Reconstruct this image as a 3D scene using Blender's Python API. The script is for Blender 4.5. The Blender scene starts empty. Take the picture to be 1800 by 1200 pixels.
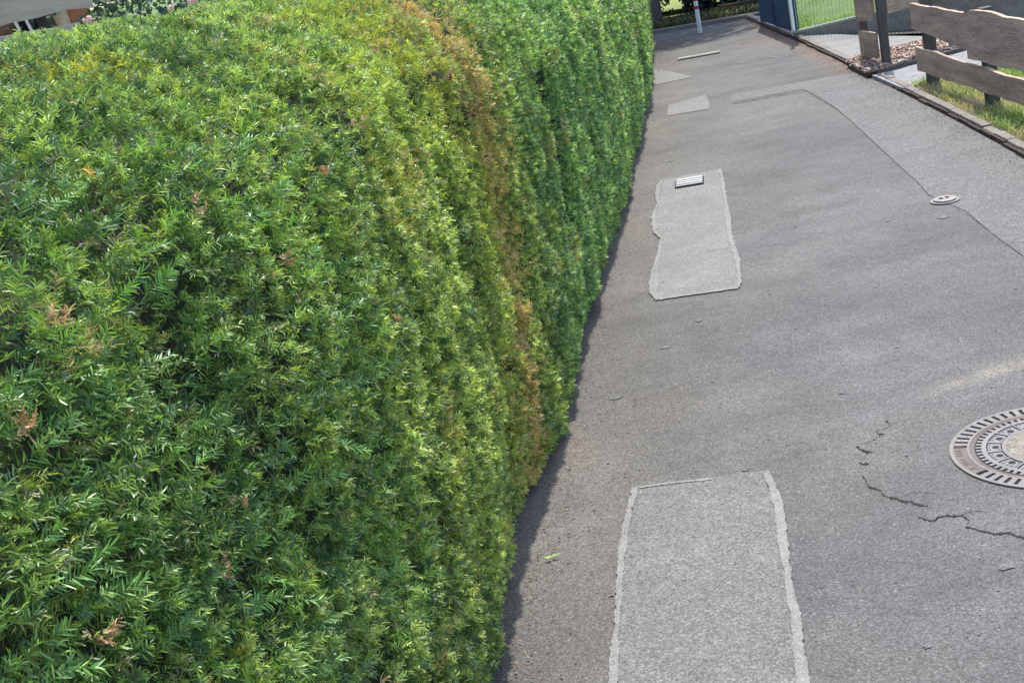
import bpy, math
import numpy as np
from mathutils import Vector
rng = np.random.default_rng(7)
PI = math.pi
scene = bpy.context.scene

# ------------------------------------------------------------------ camera
F_PX, PITCH, ROLL, EYE = 2300.0, math.radians(18.09), math.radians(12.09), 2.1
right0 = np.array([1, 0, 0.]); down0 = -np.array([0, math.sin(PITCH), math.cos(PITCH)])
FWD = np.array([0, math.cos(PITCH), -math.sin(PITCH)])
RGT = math.cos(ROLL) * right0 + math.sin(ROLL) * down0
DWN = -math.sin(ROLL) * right0 + math.cos(ROLL) * down0
cam_d = bpy.data.cameras.new("camera"); cam = bpy.data.objects.new("camera", cam_d)
scene.collection.objects.link(cam); scene.camera = cam
from mathutils import Matrix
M = Matrix((RGT, -DWN, -FWD)).transposed().to_4x4(); M.translation = (0, 0, EYE)
cam.matrix_world = M
cam_d.sensor_width = 36; cam_d.lens = 36 * F_PX / 1800; cam_d.clip_start = .05; cam_d.clip_end = 500

# ------------------------------------------------------------------ light
SUN_EL, SUN_AZ = math.radians(64), math.radians(17)      # azimuth from +Y, clockwise
world = bpy.data.worlds.new("World"); scene.world = world; world.use_nodes = True
wn = world.node_tree
sky = wn.nodes.new("ShaderNodeTexSky"); sky.sky_type = 'NISHITA'; sky.sun_disc = False
sky.sun_elevation = SUN_EL; sky.sun_rotation = SUN_AZ; sky.dust_density = 1.5
bg = wn.nodes["Background"]; wn.links.new(sky.outputs[0], bg.inputs[0]); bg.inputs[1].default_value = .15
sd = bpy.data.lights.new("sun", 'SUN'); sd.energy = 2.4; sd.angle = math.radians(1.0); sd.color = (1, .95, .87)
so = bpy.data.objects.new("sun", sd); scene.collection.objects.link(so)
sdir = Vector((math.sin(SUN_AZ) * math.cos(SUN_EL), math.cos(SUN_AZ) * math.cos(SUN_EL), math.sin(SUN_EL)))
so.rotation_euler = sdir.to_track_quat('Z', 'Y').to_euler(); so.location = (0, 0, 30)
scene.view_settings.view_transform = 'Standard'; scene.view_settings.look = 'None'
scene.view_settings.exposure = 1.32; scene.view_settings.gamma = 1
scene.cycles.max_bounces = 6; scene.cycles.diffuse_bounces = 4; scene.cycles.transmission_bounces = 3

# ------------------------------------------------------------------ helpers
def G(px, py, z=0.0):
    """a point of the photograph laid on the level z"""
    d = FWD + RGT * (px - 900) / F_PX + DWN * (py - 600) / F_PX
    t = (z - EYE) / d[2]
    return np.array([d[0] * t, d[1] * t, z])
def link(o, parent=None):
    scene.collection.objects.link(o)
    if parent: o.parent = parent
    return o
def tag(o, label=None, cat=None, group=None, kind=None):
    for k, v in (("label", label), ("category", cat), ("group", group), ("kind", kind)):
        if v: o[k] = v
    return o
def empty(name, loc, label, cat, group=None):
    o = bpy.data.objects.new(name, None); o.empty_display_size = .2; link(o); o.location = loc
    return tag(o, label, cat, group)
def mesh_np(name, V, Fc, mat, parent=None, col=None, smooth=False):
    """V (n,3) world points, Fc (m,k) faces of k corners; parent offset is removed"""
    V = np.asarray(V, float); Fc = np.asarray(Fc, np.int32)
    me = bpy.data.meshes.new(name)
    k = Fc.shape[1]
    me.vertices.add(len(V)); me.loops.add(Fc.size); me.polygons.add(len(Fc))
    if parent is not None: V = V - np.array(parent_origin(parent))
    me.vertices.foreach_set("co", V.astype(np.float32).ravel())
    me.loops.foreach_set("vertex_index", Fc.ravel())
    me.polygons.foreach_set("loop_start", np.arange(0, Fc.size, k, dtype=np.int32))
    me.polygons.foreach_set("loop_total", np.full(len(Fc), k, np.int32))
    me.update(calc_edges=True)
    if col is not None:
        a = me.color_attributes.new("tint", 'FLOAT_COLOR', 'POINT')
        c4 = np.ones((len(V), 4), np.float32); c4[:, :3] = col
        a.data.foreach_set("color", c4.ravel())
    if smooth: me.polygons.foreach_set("use_smooth", np.ones(len(Fc), bool))
    me.materials.append(mat)
    return link(bpy.data.objects.new(name, me), parent)
def parent_origin(p):
    v = Vector((0, 0, 0))
    while p: v += p.location; p = p.parent
    return v
class MB:
    def __init__(s): s.v = []; s.f = []
    def add(s, vs, fs):
        n = len(s.v); s.v += [tuple(map(float, v)) for v in vs]; s.f += [tuple(i + n for i in f) for f in fs]
    def box(s, c, sz, rz=0, ax=None):
        c = np.array(c, float); h = np.array(sz) / 2
        if ax is None:
            cr, sr = math.cos(rz), math.sin(rz); ax = (np.array([cr, sr, 0]), np.array([-sr, cr, 0]), np.array([0, 0, 1.]))
        vs = [c + ax[0] * h[0] * i + ax[1] * h[1] * j + ax[2] * h[2] * k for k in (-1, 1) for j in (-1, 1) for i in (-1, 1)]
        s.add(vs, [(0, 2, 3, 1), (4, 5, 7, 6), (0, 1, 5, 4), (2, 6, 7, 3), (0, 4, 6, 2), (1, 3, 7, 5)])
    def prism(s, pts, z0, z1):
        n = len(pts); z0s = z0 if hasattr(z0, '__len__') else [z0] * n; z1s = z1 if hasattr(z1, '__len__') else [z1] * n
        vs = [(p[0], p[1], z) for p, z in zip(pts, z0s)] + [(p[0], p[1], z) for p, z in zip(pts, z1s)]
        s.add(vs, [tuple(range(n))[::-1], tuple(range(n, 2 * n))] + [(i, (i + 1) % n, n + (i + 1) % n, n + i) for i in range(n)])
    def tube(s, path, rad, n=8, cap=True):
        path = [np.array(p, float) for p in path]
        rad = rad if hasattr(rad, '__len__') else [rad] * len(path)
        rings = []
        for i, p in enumerate(path):
            t = path[min(i + 1, len(path) - 1)] - path[max(i - 1, 0)]; t /= np.linalg.norm(t)
            a = np.cross(t, [0.31, .95, .05]); a /= np.linalg.norm(a); b = np.cross(t, a)
            rings.append([p + rad[i] * (math.cos(q) * a + math.sin(q) * b) for q in np.linspace(0, 2 * PI, n, endpoint=False)])
        vs = [v for r in rings for v in r]; fs = []
        for i in range(len(path) - 1):
            for j in range(n): fs.append((i * n + j, i * n + (j + 1) % n, (i + 1) * n + (j + 1) % n, (i + 1) * n + j))
        if cap: fs += [tuple(range(n))[::-1], tuple((len(path) - 1) * n + j for j in range(n))]
        s.add(vs, fs)
    def sector(s, c, r0, r1, a0, a1, z0, z1, n=6):
        A = np.linspace(a0, a1, n + 1); vs = []
        for z in (z0, z1):
            for a in A:
                for r in (r0, r1): vs.append((c[0] + r * math.cos(a), c[1] + r * math.sin(a), z))
        m = 2 * (n + 1); fs = []
        for i in range(n):
            q = 2 * i
            fs += [(q, q + 1, q + 3, q + 2)[::-1], (m + q, m + q + 1, m + q + 3, m + q + 2), (q, q + 2, m + q + 2, m + q)[::-1], (q + 1, q + 3, m + q + 3, m + q + 1)]
        fs += [(0, 1, m + 1, m), (m - 2, m - 1, 2 * m - 1, 2 * m - 2)[::-1]]
        s.add(vs, fs)
    def build(s, name, mat, parent=None, bevel=0, smooth=False):
        V = np.array(s.v)
        if parent is not None: V = V - np.array(parent_origin(parent))
        me = bpy.data.meshes.new(name); me.from_pydata([tuple(v) for v in V], [], s.f); me.update()
        if smooth: me.polygons.foreach_set("use_smooth", np.ones(len(me.polygons), bool))
        me.materials.append(mat); o = link(bpy.data.objects.new(name, me), parent)
        if bevel:
            b = o.modifiers.new("bevel", 'BEVEL'); b.width = bevel; b.segments = 2; b.limit_method = 'ANGLE'
        return o
_lat = rng.random((64, 64, 64)).astype(np.float32)
def vnoise(P, sc, seed=0):
    """lattice value noise in -1..1"""
    Q = np.asarray(P, float) * sc + seed * 7.31 + 100; i = np.floor(Q).astype(int); f = Q - i; f = f * f * (3 - 2 * f); i &= 63
    j = (i + 1) & 63; r = 0
    for a in (0, 1):
        for b in (0, 1):
            for c in (0, 1):
                w = (f[:, 0] if a else 1 - f[:, 0]) * (f[:, 1] if b else 1 - f[:, 1]) * (f[:, 2] if c else 1 - f[:, 2])
                r = r + w * _lat[(j if a else i)[:, 0], (j if b else i)[:, 1], (j if c else i)[:, 2]]
    return r * 2 - 1
def fbm(P, sc, seed=0, o=3): return sum(vnoise(P, sc * 2 ** k, seed + k) / 2 ** k for k in range(o)) / 1.5
def nrm(a): return a / (np.linalg.norm(a, axis=-1, keepdims=True) + 1e-9)

# ------------------------------------------------------------------ materials
def newmat(name):
    m = bpy.data.materials.new(name); m.use_nodes = True
    return m, m.node_tree, m.node_tree.nodes["Principled BSDF"]
def plain(name, col, rough=.7, metal=0, nscale=30, namt=.25, bump=.3, stretch=(1, 1, 1), spec=.4):
    m, t, p = newmat(name); N, L = t.nodes, t.links
    tc = N.new("ShaderNodeTexCoord"); mp = N.new("ShaderNodeMapping"); mp.inputs['Scale'].default_value = stretch
    n = N.new("ShaderNodeTexNoise"); n.inputs['Scale'].default_value = nscale; n.inputs['Detail'].default_value = 6; n.inputs['Roughness'].default_value = .65
    L.new(tc.outputs['Object'], mp.inputs[0]); L.new(mp.outputs[0], n.inputs[0])
    n2 = N.new("ShaderNodeTexNoise"); n2.inputs['Scale'].default_value = nscale * .12; n2.inputs['Detail'].default_value = 4; L.new(mp.outputs[0], n2.inputs[0])
    ad = N.new("ShaderNodeMath"); ad.operation = 'ADD'; L.new(n.outputs[0], ad.inputs[0]); L.new(n2.outputs[0], ad.inputs[1])
    mr = N.new("ShaderNodeMapRange"); mr.inputs[1].default_value = .65; mr.inputs[2].default_value = 1.35
    mr.inputs[3].default_value = 1 - namt; mr.inputs[4].default_value = 1 + namt; L.new(ad.outputs[0], mr.inputs[0])
    mx = N.new("ShaderNodeVectorMath"); mx.operation = 'SCALE'; mx.inputs[0].default_value = col; L.new(mr.outputs[0], mx.inputs['Scale'])
    L.new(mx.outputs[0], p.inputs['Base Color']); p.inputs['Roughness'].default_value = rough; p.inputs['Metallic'].default_value = metal
    p.inputs['Specular IOR Level'].default_value = spec
    b = N.new("ShaderNodeBump"); b.inputs['Strength'].default_value = bump; b.inputs['Distance'].default_value = .01; L.new(n.outputs[0], b.inputs['Height']); L.new(b.outputs[0], p.inputs['Normal'])
    return m
def leafmat(name, rough=.42, trans=.3, tcol=(1.25, 1.2, .5), spec=.5):
    m, t, p = newmat(name); N, L = t.nodes, t.links
    a = N.new("ShaderNodeAttribute"); a.attribute_name = "tint"
    L.new(a.outputs['Color'], p.inputs['Base Color']); p.inputs['Roughness'].default_value = rough; p.inputs['Specular IOR Level'].default_value = spec
    tr = N.new("ShaderNodeBsdfTranslucent"); mu = N.new("ShaderNodeVectorMath"); mu.operation = 'MULTIPLY'; mu.inputs[1].default_value = tcol
    L.new(a.outputs['Color'], mu.inputs[0]); L.new(mu.outputs[0], tr.inputs[0])
    mx = N.new("ShaderNodeMixShader"); mx.inputs[0].default_value = trans
    L.new(p.outputs[0], mx.inputs[1]); L.new(tr.outputs[0], mx.inputs[2]); L.new(mx.outputs[0], N["Material Output"].inputs[0])
    return m
def tintmat(name, rough=.85, spec=.3):
    m, t, p = newmat(name); a = t.nodes.new("ShaderNodeAttribute"); a.attribute_name = "tint"
    t.links.new(a.outputs['Color'], p.inputs['Base Color']); p.inputs['Roughness'].default_value = rough; p.inputs['Specular IOR Level'].default_value = spec
    return m
def asphalt(name, col, contrast=1.0, tint=True, grain=95, chips=.5, rough=.8):
    """stone grains in bitumen: two sizes of grain, pale chips, dark pores, and a bump from them"""
    m, t, p = newmat(name); N, L = t.nodes, t.links
    tc = N.new("ShaderNodeTexCoord")
    def noise(s, d=2, r=.6):
        n = N.new("ShaderNodeTexNoise"); n.inputs['Scale'].default_value = s; n.inputs['Detail'].default_value = d; n.inputs['Roughness'].default_value = r
        L.new(tc.outputs['Object'], n.inputs[0]); return n
    def rng_(src, a, b, c, d):
        r = N.new("ShaderNodeMapRange"); r.inputs[1].default_value = a; r.inputs[2].default_value = b; r.inputs[3].default_value = c; r.inputs[4].default_value = d
        L.new(src, r.inputs[0]); return r.outputs[0]
    def mul(a, b):
        q = N.new("ShaderNodeMath"); q.operation = 'MULTIPLY'; L.new(a, q.inputs[0]); L.new(b, q.inputs[1]); return q.outputs[0]
    vor = N.new("ShaderNodeTexVoronoi"); vor.inputs['Scale'].default_value = grain; L.new(tc.outputs['Object'], vor.inputs[0])
    sep = N.new("ShaderNodeSeparateColor"); L.new(vor.outputs['Color'], sep.inputs[0])
    g1 = rng_(sep.outputs[0], 0, 1, 1 - .38 * contrast, 1 + .38 * contrast)
    edge = rng_(vor.outputs['Distance'], .25, .75, 1.08, 1 - .45 * contrast)
    n1 = noise(grain * .75, 3, .7); g2 = rng_(n1.outputs[0], .3, .7, 1 - .5 * contrast, 1 + .5 * contrast)
    n2 = noise(3.0, 5, .6); g3 = rng_(n2.outputs[0], .3, .7, .88, 1.12)
    n3 = noise(16, 4, .6); g4 = rng_(n3.outputs[0], .3, .7, .9, 1.1)
    v2 = N.new("ShaderNodeTexVoronoi"); v2.inputs['Scale'].default_value = grain * .42; L.new(tc.outputs['Object'], v2.inputs[0])
    s2 = N.new("ShaderNodeSeparateColor"); L.new(v2.outputs['Color'], s2.inputs[0])
    chip = rng_(s2.outputs[1], .93, .97, 0, 1); near = rng_(v2.outputs['Distance'], .2, .42, 1, 0); cm = mul(chip, near)
    k = mul(mul(g1, edge), mul(mul(g2, g3), g4))
    sc = N.new("ShaderNodeVectorMath"); sc.operation = 'SCALE'; sc.inputs[0].default_value = col; L.new(k, sc.inputs['Scale'])
    out = sc.outputs[0]
    if tint:
        a = N.new("ShaderNodeAttribute"); a.attribute_name = "tint"
        mv = N.new("ShaderNodeVectorMath"); mv.operation = 'MULTIPLY'; L.new(out, mv.inputs[0]); L.new(a.outputs['Color'], mv.inputs[1]); out = mv.outputs[0]
    mx = N.new("ShaderNodeMix"); mx.data_type = 'RGBA'; fa = N.new("ShaderNodeMath"); fa.operation = 'MULTIPLY'; fa.inputs[1].default_value = chips; L.new(cm, fa.inputs[0])
    L.new(fa.outputs[0], mx.inputs[0]); L.new(out, mx.inputs[6]); mx.inputs[7].default_value = (.5, .48, .44, 1)
    L.new(mx.outputs[2], p.inputs['Base Color']); p.inputs['Roughness'].default_value = rough; p.inputs['Specular IOR Level'].default_value = .4
    b = N.new("ShaderNodeBump"); b.inputs['Strength'].default_value = .55 * contrast; b.inputs['Distance'].default_value = .004
    hh = N.new("ShaderNodeMath"); hh.operation = 'SUBTRACT'; L.new(n1.outputs[0], hh.inputs[0]); L.new(vor.outputs['Distance'], hh.inputs[1])
    L.new(hh.outputs[0], b.inputs['Height']); L.new(b.outputs[0], p.inputs['Normal'])
    return m

m_leaf = leafmat("yew_needles", .44, .30, (1.3,1.2,.55), spec=.6)
m_brownleaf = leafmat("withered_needles", .6, .25, (1.1, 1, .7), .3)
m_bush = leafmat("bush_leaves", .45, .3)
m_grass = leafmat("grass_blades", .5, .35, (1.1, 1.15, .5), .3)
m_core = plain("hedge_inner_shade", (.016, .022, .010), .9, nscale=14, namt=.6, bump=.8)  # near-black colour stands in for the shade deep in the hedge
m_twig = plain("twig_bark", (.09, .055, .03), .85, nscale=60)
m_bark = plain("tree_bark", (.09, .075, .065), .9, nscale=20, bump=1, stretch=(3, 3, .6))
m_road = asphalt("road_asphalt", (.113, .1105, .105), .76, grain=150, chips=.22)
m_patch = asphalt("patch_asphalt", (.162, .159, .151), .8, tint=False, grain=150, chips=.2)
m_patch_fine = asphalt("worn_patch_asphalt", (.176, .171, .160), .45, tint=False, grain=110, chips=.2)
m_strip = asphalt("strip_asphalt", (.131, .129, .124), .65, tint=False, grain=100, chips=.3)
m_seal = asphalt("bitumen_seal", (.19, .186, .176), .5, tint=False, grain=150, chips=.1, rough=.6)
m_crack = plain("crack_dark", (.014, .012, .011), .9)
m_crackline = plain("seam_dark", (.07, .066, .062), .9, nscale=80, namt=.5)
m_kerb = asphalt("kerb_concrete", (.215, .19, .165), .6, tint=False, grain=130, chips=.3, rough=.9)
m_conc = asphalt("driveway_concrete", (.225, .22, .205), .4, tint=False, grain=80, chips=.1, rough=.9)
m_wallc = plain("retaining_concrete", (.27, .25, .22), .9, nscale=20, namt=.4)
m_coping = plain("coping_concrete", (.42, .45, .36), .85, nscale=30)
m_iron = plain("cast_iron", (.175, .16, .15), .6, .1, nscale=45, namt=.25, bump=.4)
m_irondark = plain("iron_recess", (.02, .018, .017), .9)
m_ironrust = plain("rusty_iron", (.12, .098, .086), .7, .15, nscale=60, namt=.35, bump=.5)
m_pebble = asphalt("lid_concrete", (.22, .195, .16), .6, tint=False, grain=75, chips=.6)
m_wood = plain("weathered_boards", (.42, .30, .22), .85, nscale=14, namt=.55, bump=1, stretch=(1, 1, 7))
m_post = plain("dark_post_wood", (.09, .078, .07), .8, nscale=25, namt=.3, stretch=(4, 4, 1))
m_board = plain("garden_boards", (.46, .36, .29), .8, nscale=10, namt=.25, stretch=(1, 1, 6))
m_blue = plain("blue_coated_wire", (.022, .052, .11), .45, .0, nscale=20, namt=.15, bump=.05)
m_bluestrip = plain("blue_strip", (.032, .07, .135), .6, nscale=20, namt=.25)
m_lightwire = plain("galvanised_wire", (.45, .52, .42), .45, .3, nscale=20, namt=.1, bump=.05)
m_white = plain("white_paint", (.78, .78, .78), .45, nscale=15, namt=.08, bump=.05)
m_red = plain("red_paint", (.38, .03, .035), .5, nscale=15, namt=.1, bump=.05)
m_soil = asphalt("verge_soil", (.10, .085, .065), 1, tint=False, grain=40, chips=.3)
m_lawn = plain("lawn_turf", (.10, .16, .04), .95, nscale=25, namt=.4, bump=1)
m_terra = plain("terracotta", (.42, .17, .10), .8)
m_cream = plain("cream_glaze", (.62, .56, .42), .5)
m_darkslat = plain("dark_slats", (.03, .03, .032), .7)
m_tint = tintmat("chips")
m_petal = leafmat("rose_petals", .55, .3, (1, .9, .85), .3)

# ------------------------------------------------------------------ the ground
KY = np.array([-6, 3., 5., 7.91, 9.08, 10.56, 12.52, 15.14, 17.51, 18.3])
KX = np.array([1.7, 2.83, 3.06, 3.37, 3.48, 3.60, 3.75, 3.92, 4.04, 4.08])
kerbx = lambda y: np.interp(y, KY, KX)
g = MB(); g.add([(-150, -150, -.06), (150, -150, -.06), (150, 200, -.06), (-150, 200, -.06)], [(0, 1, 2, 3)])
tag(g.build("ground", m_lawn), kind="structure")

# road: a fine grid whose wear, dirt and stains are colours of the surface itself
ys = np.arange(-5, 20.4, .03); us = np.linspace(0, 1, 150)
xl = -1.75 + .208 * ys; xl = np.where(ys > 15.5, xl - (ys - 15.5) * .9, xl)
X = xl[:, None] + (kerbx(ys) + .03 + np.maximum(ys - 18, 0) * 1.0 - xl)[:, None] * us[None, :]; Y = np.repeat(ys[:, None], 150, 1)
P = np.stack([X.ravel(), Y.ravel(), np.zeros(X.size)], 1)
idx = np.arange(P.shape[0]).reshape(X.shape)
Fq = np.stack([idx[:-1, :-1], idx[:-1, 1:], idx[1:, 1:], idx[1:, :-1]], -1).reshape(-1, 4)
tint = np.ones((len(P), 3))
nz = fbm(P, 1.1, 1, 4); nf = fbm(P, 6, 5, 3); stretchP = P * [1, 3.0, 1]; ns = fbm(stretchP, 1.6, 9, 4)
tint *= (1 + .25 * nz + .17 * ns + .10 * nf)[:, None]
def blend(mask, col):
    global tint
    mask = np.clip(mask, 0, 1)[:, None]; tint = tint * (1 - mask) + tint * np.array(col) * mask
dk = kerbx(P[:, 1]) - P[:, 0]                       # distance to the kerb
hb = P[:, 0] - (-.95 + .208 * P[:, 1])              # distance to the hedge foot
sm = lambda x, a, b: np.clip((x - a) / (b - a), 0, 1)
blend((1 - sm(dk + .10 * nf + .08 * nz, .03, .26)) * .85, (1.45, 1.02, .78))           # rust-brown litter dust by the kerb
blend((1 - sm(dk + .05 * nf, .0, .10)) * .6, (.75, .6, .5))
blend((1 - sm(hb + .12 * nf + .1 * ns, .25, .75)) * .75, (1.12, 1.06, .97))          # tan dust along the hedge
blend((1 - sm(hb + .08 * nf, .0, .25)) * .6, (.95, .91, .86))
def spot(px, py, rx, ry, col, amt, ang=0, ed=.5):
    c = G(px, py); d = P[:, :2] - c[:2]; ca, sa = math.cos(ang), math.sin(ang)
    u = (d[:, 0] * ca + d[:, 1] * sa) / rx; v = (-d[:, 0] * sa + d[:, 1] * ca) / ry
    r = np.sqrt(u * u + v * v) + .45 * nf + .25 * ns
    blend((1 - sm(r, 1 - ed, 1 + ed * .3)) * amt, col)
spot(1760, 650, .34, .055, (1.3, 1.26, 1.18), .9, .15); spot(1690, 675, .22, .05, (1.3, 1.26, 1.18), .8, .2)
spot(1780, 640, .15, .09, (1.3, 1.26, 1.18), .8)
spot(1300, 430, .5, .3, (.88, .88, .92), .6); spot(1450, 600, .8, .5, (.93, .94, .98), .6)
spot(1160, 230, .12, .5, (1.2, 1.15, 1.02), .7); spot(1110, 400, .1, .5, (1.25, 1.15, 1.0), .7)
spot(1600, 1000, .6, .35, (.9, .92, .96), .7); spot(1230, 700, .35, .25, (1.12, 1.08, 1.02), .7)
spot(1010, 790, .12, .3, (1.3, 1.18, 1.05), .6); spot(1450, 250, .5, 1.2, (.9, .91, .95), .5); spot(1340, 75, .3, .8, (1.12, .98, .9), .7, .1)
spot(1360, 110, .25, 1.0, (.85, .86, .92), .6); spot(1230, 80, .8, .5, (.9, .92, 1.0), .5)
spot(1600, 745, .3, .12, (1.15, 1.12, 1.08), .6); spot(1500, 800, .25, .2, (1.1, 1.08, 1.05), .5)
road = mesh_np("road", P, Fq, m_road, col=tint); tag(road, kind="structure")

def jag(pts, amp, step=6, seed=0, z=0, ext=1):
    """a traced outline laid on the ground with small irregular teeth"""
    out = []; n = len(pts); r = np.random.default_rng(seed)
    for i in range(n - 1):
        a, b = np.array(pts[i], float), np.array(pts[i + 1], float); m = max(1, int(np.linalg.norm(b - a) / step))
        for j in range(m): out.append(a + (b - a) * j / m + r.normal(0, amp, 2) * ([1, .35]) * (1 if j or i else 0))
    out.append(np.array(pts[-1], float)); return out
def ribbon_mesh(name, A, B, z, mat, parent=None):
    """a sheet between two traced lines of equal count"""
    a = [G(*p, z) for p in A]; b = [G(*p, z) for p in B]
    V = np.array(a + b); n = len(a)
    return mesh_np(name, V, [(i, n + i, n + i + 1, i + 1) for i in range(n - 1)], mat, parent)
def resample(L, n):
    L = np.array(L, float); d = np.r_[0, np.cumsum(np.linalg.norm(np.diff(L, axis=0), axis=1))]; t = np.linspace(0, d[-1], n)
    return np.stack([np.interp(t, d, L[:, 0]), np.interp(t, d, L[:, 1])], 1)
def patch(left_o, left_i, right_i, right_o, mat, seed, name="asphalt_patch", teeth=2.0, endline=None, midline=None, seal=True):
    """left outer/inner seam and right inner/outer seam, all from far to near"""
    n = 240; r = np.random.default_rng(seed)
    LO, LI, RI, RO = [resample(q, n) for q in (left_o, left_i, right_i, right_o)]
    k = np.convolve(r.normal(0, 1, n + 4), [.25, .5, .25], 'same')[2:-2]; k2 = np.convolve(r.normal(0, 1, n + 4), [.25, .5, .25], 'same')[2:-2]
    w_ = np.linspace(0, 16, n); lo_, hi_ = np.sin(w_ * 1.7 + seed) + np.sin(w_ * 4.1), np.sin(w_ * 2.1 + seed * 2) + np.sin(w_ * 5.3); LI[:, 0] += lo_ * teeth * .7; RI[:, 0] -= hi_ * teeth * .7
    LO[:, 0] += k * teeth; RO[:, 0] += k2 * teeth; LI[:, 0] += r.normal(0, teeth * .35, n); RI[:, 0] += r.normal(0, teeth * .35, n)
    root = ribbon_mesh(name, LO, RO, .004, mat); tag(root, kind="structure")
    # the body is one sheet; the seal bands lie on its edges
    if not seal: return root
    ribbon_mesh("seal_band", LO - [[.3, 0]], LI, .008, m_seal, root); ribbon_mesh("seal_band", RI, RO + [[.3, 0]], .008, m_seal, root)
    for ln in (endline or []):
        Q = resample(ln, 30); w = np.abs(r.normal(0, .6, 30)) + 1.3
        ribbon_mesh("seal_band", Q - np.c_[np.zeros(30), w], Q + np.c_[np.zeros(30), w * .8], .0065, m_seal, root)
    return root
patch([(1112, 855), (1105, 880), (1095, 920), (1088, 960), (1085, 1000), (1082, 1050), (1080, 1100), (1073, 1140), (1069, 1200), (1060, 1330)],
      [(1120, 857), (1117, 880), (1106, 920), (1101, 960), (1097, 1000), (1092, 1050), (1089, 1100), (1087, 1140), (1086, 1200), (1076, 1330)],
      [(1342, 832), (1352, 855), (1358, 885), (1365, 930), (1372, 980), (1378, 1010), (1384, 1050), (1389, 1085), (1394, 1130), (1399, 1200), (1410, 1330)],
      [(1350, 826), (1362, 850), (1375, 880), (1383, 930), (1388, 980), (1391, 1010), (1398, 1050), (1408, 1075), (1411, 1130), (1424, 1200), (1450, 1330)],
      m_patch, 3, teeth=1.6, endline=[[(1122, 856), (1180, 848), (1252, 841)]])
patch([(1163, 316), (1154, 325), (1151.6, 345), (1155, 358), (1145, 379), (1146, 395), (1148, 408), (1160, 418), (1155, 446), (1145, 475), (1141, 498), (1141, 513), (1152, 526)],
      [(1168, 315), (1161, 327), (1158, 345), (1158, 358), (1153, 379), (1155, 395), (1158, 408), (1165, 418), (1162, 446), (1158, 475), (1158, 498), (1156, 513), (1158, 525)],
      [(1263, 298), (1265, 309), (1268, 330), (1272, 348), (1273, 376), (1275, 394), (1279, 410), (1283, 430), (1290, 451), (1294, 475), (1296, 490), (1297, 504)],
      [(1268, 296), (1269, 305), (1273, 320), (1277, 348), (1283, 376), (1285, 394), (1287, 410), (1295, 438), (1301, 456), (1302, 477), (1303, 495), (1300, 504)],
      m_patch_fine, 4, teeth=1.1, endline=[[(1152, 526), (1220, 516), (1298, 505)]])
patch([(1176, 184), (1174, 192), (1172, 204)], [(1180, 183.5), (1178, 192), (1176, 203.5)], [(1236, 168), (1241, 178), (1243, 190)], [(1240, 167), (1246, 178), (1247, 191)],
      m_patch_fine, 5, teeth=.5, seal=False)
patch([(1149, 119), (1144, 134), (1142, 149)], [(1152, 119.5), (1147, 134), (1144, 149)], [(1154, 121), (1200, 133.5), (1150, 148.5)], [(1155, 121), (1220, 135), (1152, 149)], m_patch_fine, 6, teeth=.3, seal=False)
patch([(1137, 73), (1137, 82), (1137, 92)], [(1138, 73), (1138, 82), (1138, 92)], [(1152, 72), (1152, 78), (1150, 88)], [(1153, 72), (1153, 78), (1151, 88)], m_patch_fine, 8, teeth=.2, seal=False)
# resurfaced strip that runs down the right side to the kerb
SE = [(1412, 157), (1440, 170), (1470, 190), (1500, 216), (1530, 245), (1560, 272), (1590, 300), (1612, 318), (1632, 342), (1655, 352), (1700, 372), (1735, 402), (1762, 425), (1800, 450), (1900, 520), (2100, 670)]
SK = []
for p in SE:
    q = G(*p); SK.append(np.array([kerbx(q[1]) - .02 if q[1] > 4 else kerbx(q[1]), q[1], .003]))
V = [G(*p, .003) for p in SE] + SK; n = len(SE)
strip = MB(); strip.add(V, [(i, i + 1, n + i + 1, n + i) for i in range(n - 1)])
q0 = G(1412, 157, .003); strip.add([G(1283, 167, .003), G(1288, 179, .003), q0, SK[0], G(1500, 128, .003), G(1440, 139, .003), G(1360, 153, .003)], [(0, 1, 2, 3, 4, 5, 6)])
so_ = strip.build("asphalt_strip", m_strip); tag(so_, kind="structure")
def crackline(segs, w, mat, name, parent, z, seed):
    mb = MB(); r = np.random.default_rng(seed)
    for S in segs:
        L_ = float(np.linalg.norm(np.diff(np.array(S, float), axis=0), axis=1).sum()); m = max(6, int(L_ / 2.6)); Q = resample(S, m)
        jx = np.cumsum(r.normal(0, .55 * w, Q.shape), 0); jx -= np.linspace(0, 1, m)[:, None] * jx[-1]; Q = Q + (jx * .6 + r.normal(0, .45 * w, Q.shape)) * [1, .7]; a = []; b = []
        ww = w * (1 + .55 * r.normal(0, 1, m)).clip(.3, 2) * np.sin(np.linspace(.25, PI - .25, m)) ** .4
        for q, v in zip(Q, ww): a.append(G(q[0], q[1] - v, z)); b.append(G(q[0] - v * .3, q[1] + v, z))
        mb.add(a + b, [(i, m + i, m + i + 1, i + 1) for i in range(m - 1)])
    return mb.build(name, mat, parent)
z5 = lambda L: [(1480 + x / 4.285, 680 + y / 4.285) for x, y in L]
crackline([z5(q) for q in ([(105, 452), (140, 470), (200, 490), (235, 488)], [(130, 570), (165, 578), (205, 580)], [(145, 660), (170, 690), (205, 745), (240, 765), (305, 778)],
    [(300, 805), (350, 830), (415, 845), (430, 860), (490, 868), (520, 862), (545, 885), (645, 893)], [(575, 975), (620, 990), (690, 998), (740, 975), (800, 962), (905, 960), (935, 985), (965, 1005)],
    [(930, 1052), (1000, 1060), (1060, 1080), (1150, 1095), (1200, 1100), (1280, 1092), (1310, 1115), (1371, 1135), (1450, 1150)], [(320, 258), (345, 262), (365, 285)], [(258, 330), (280, 352), (315, 350)])],
    1.6, m_crack, "crack", road, .0016, 2)
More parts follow.
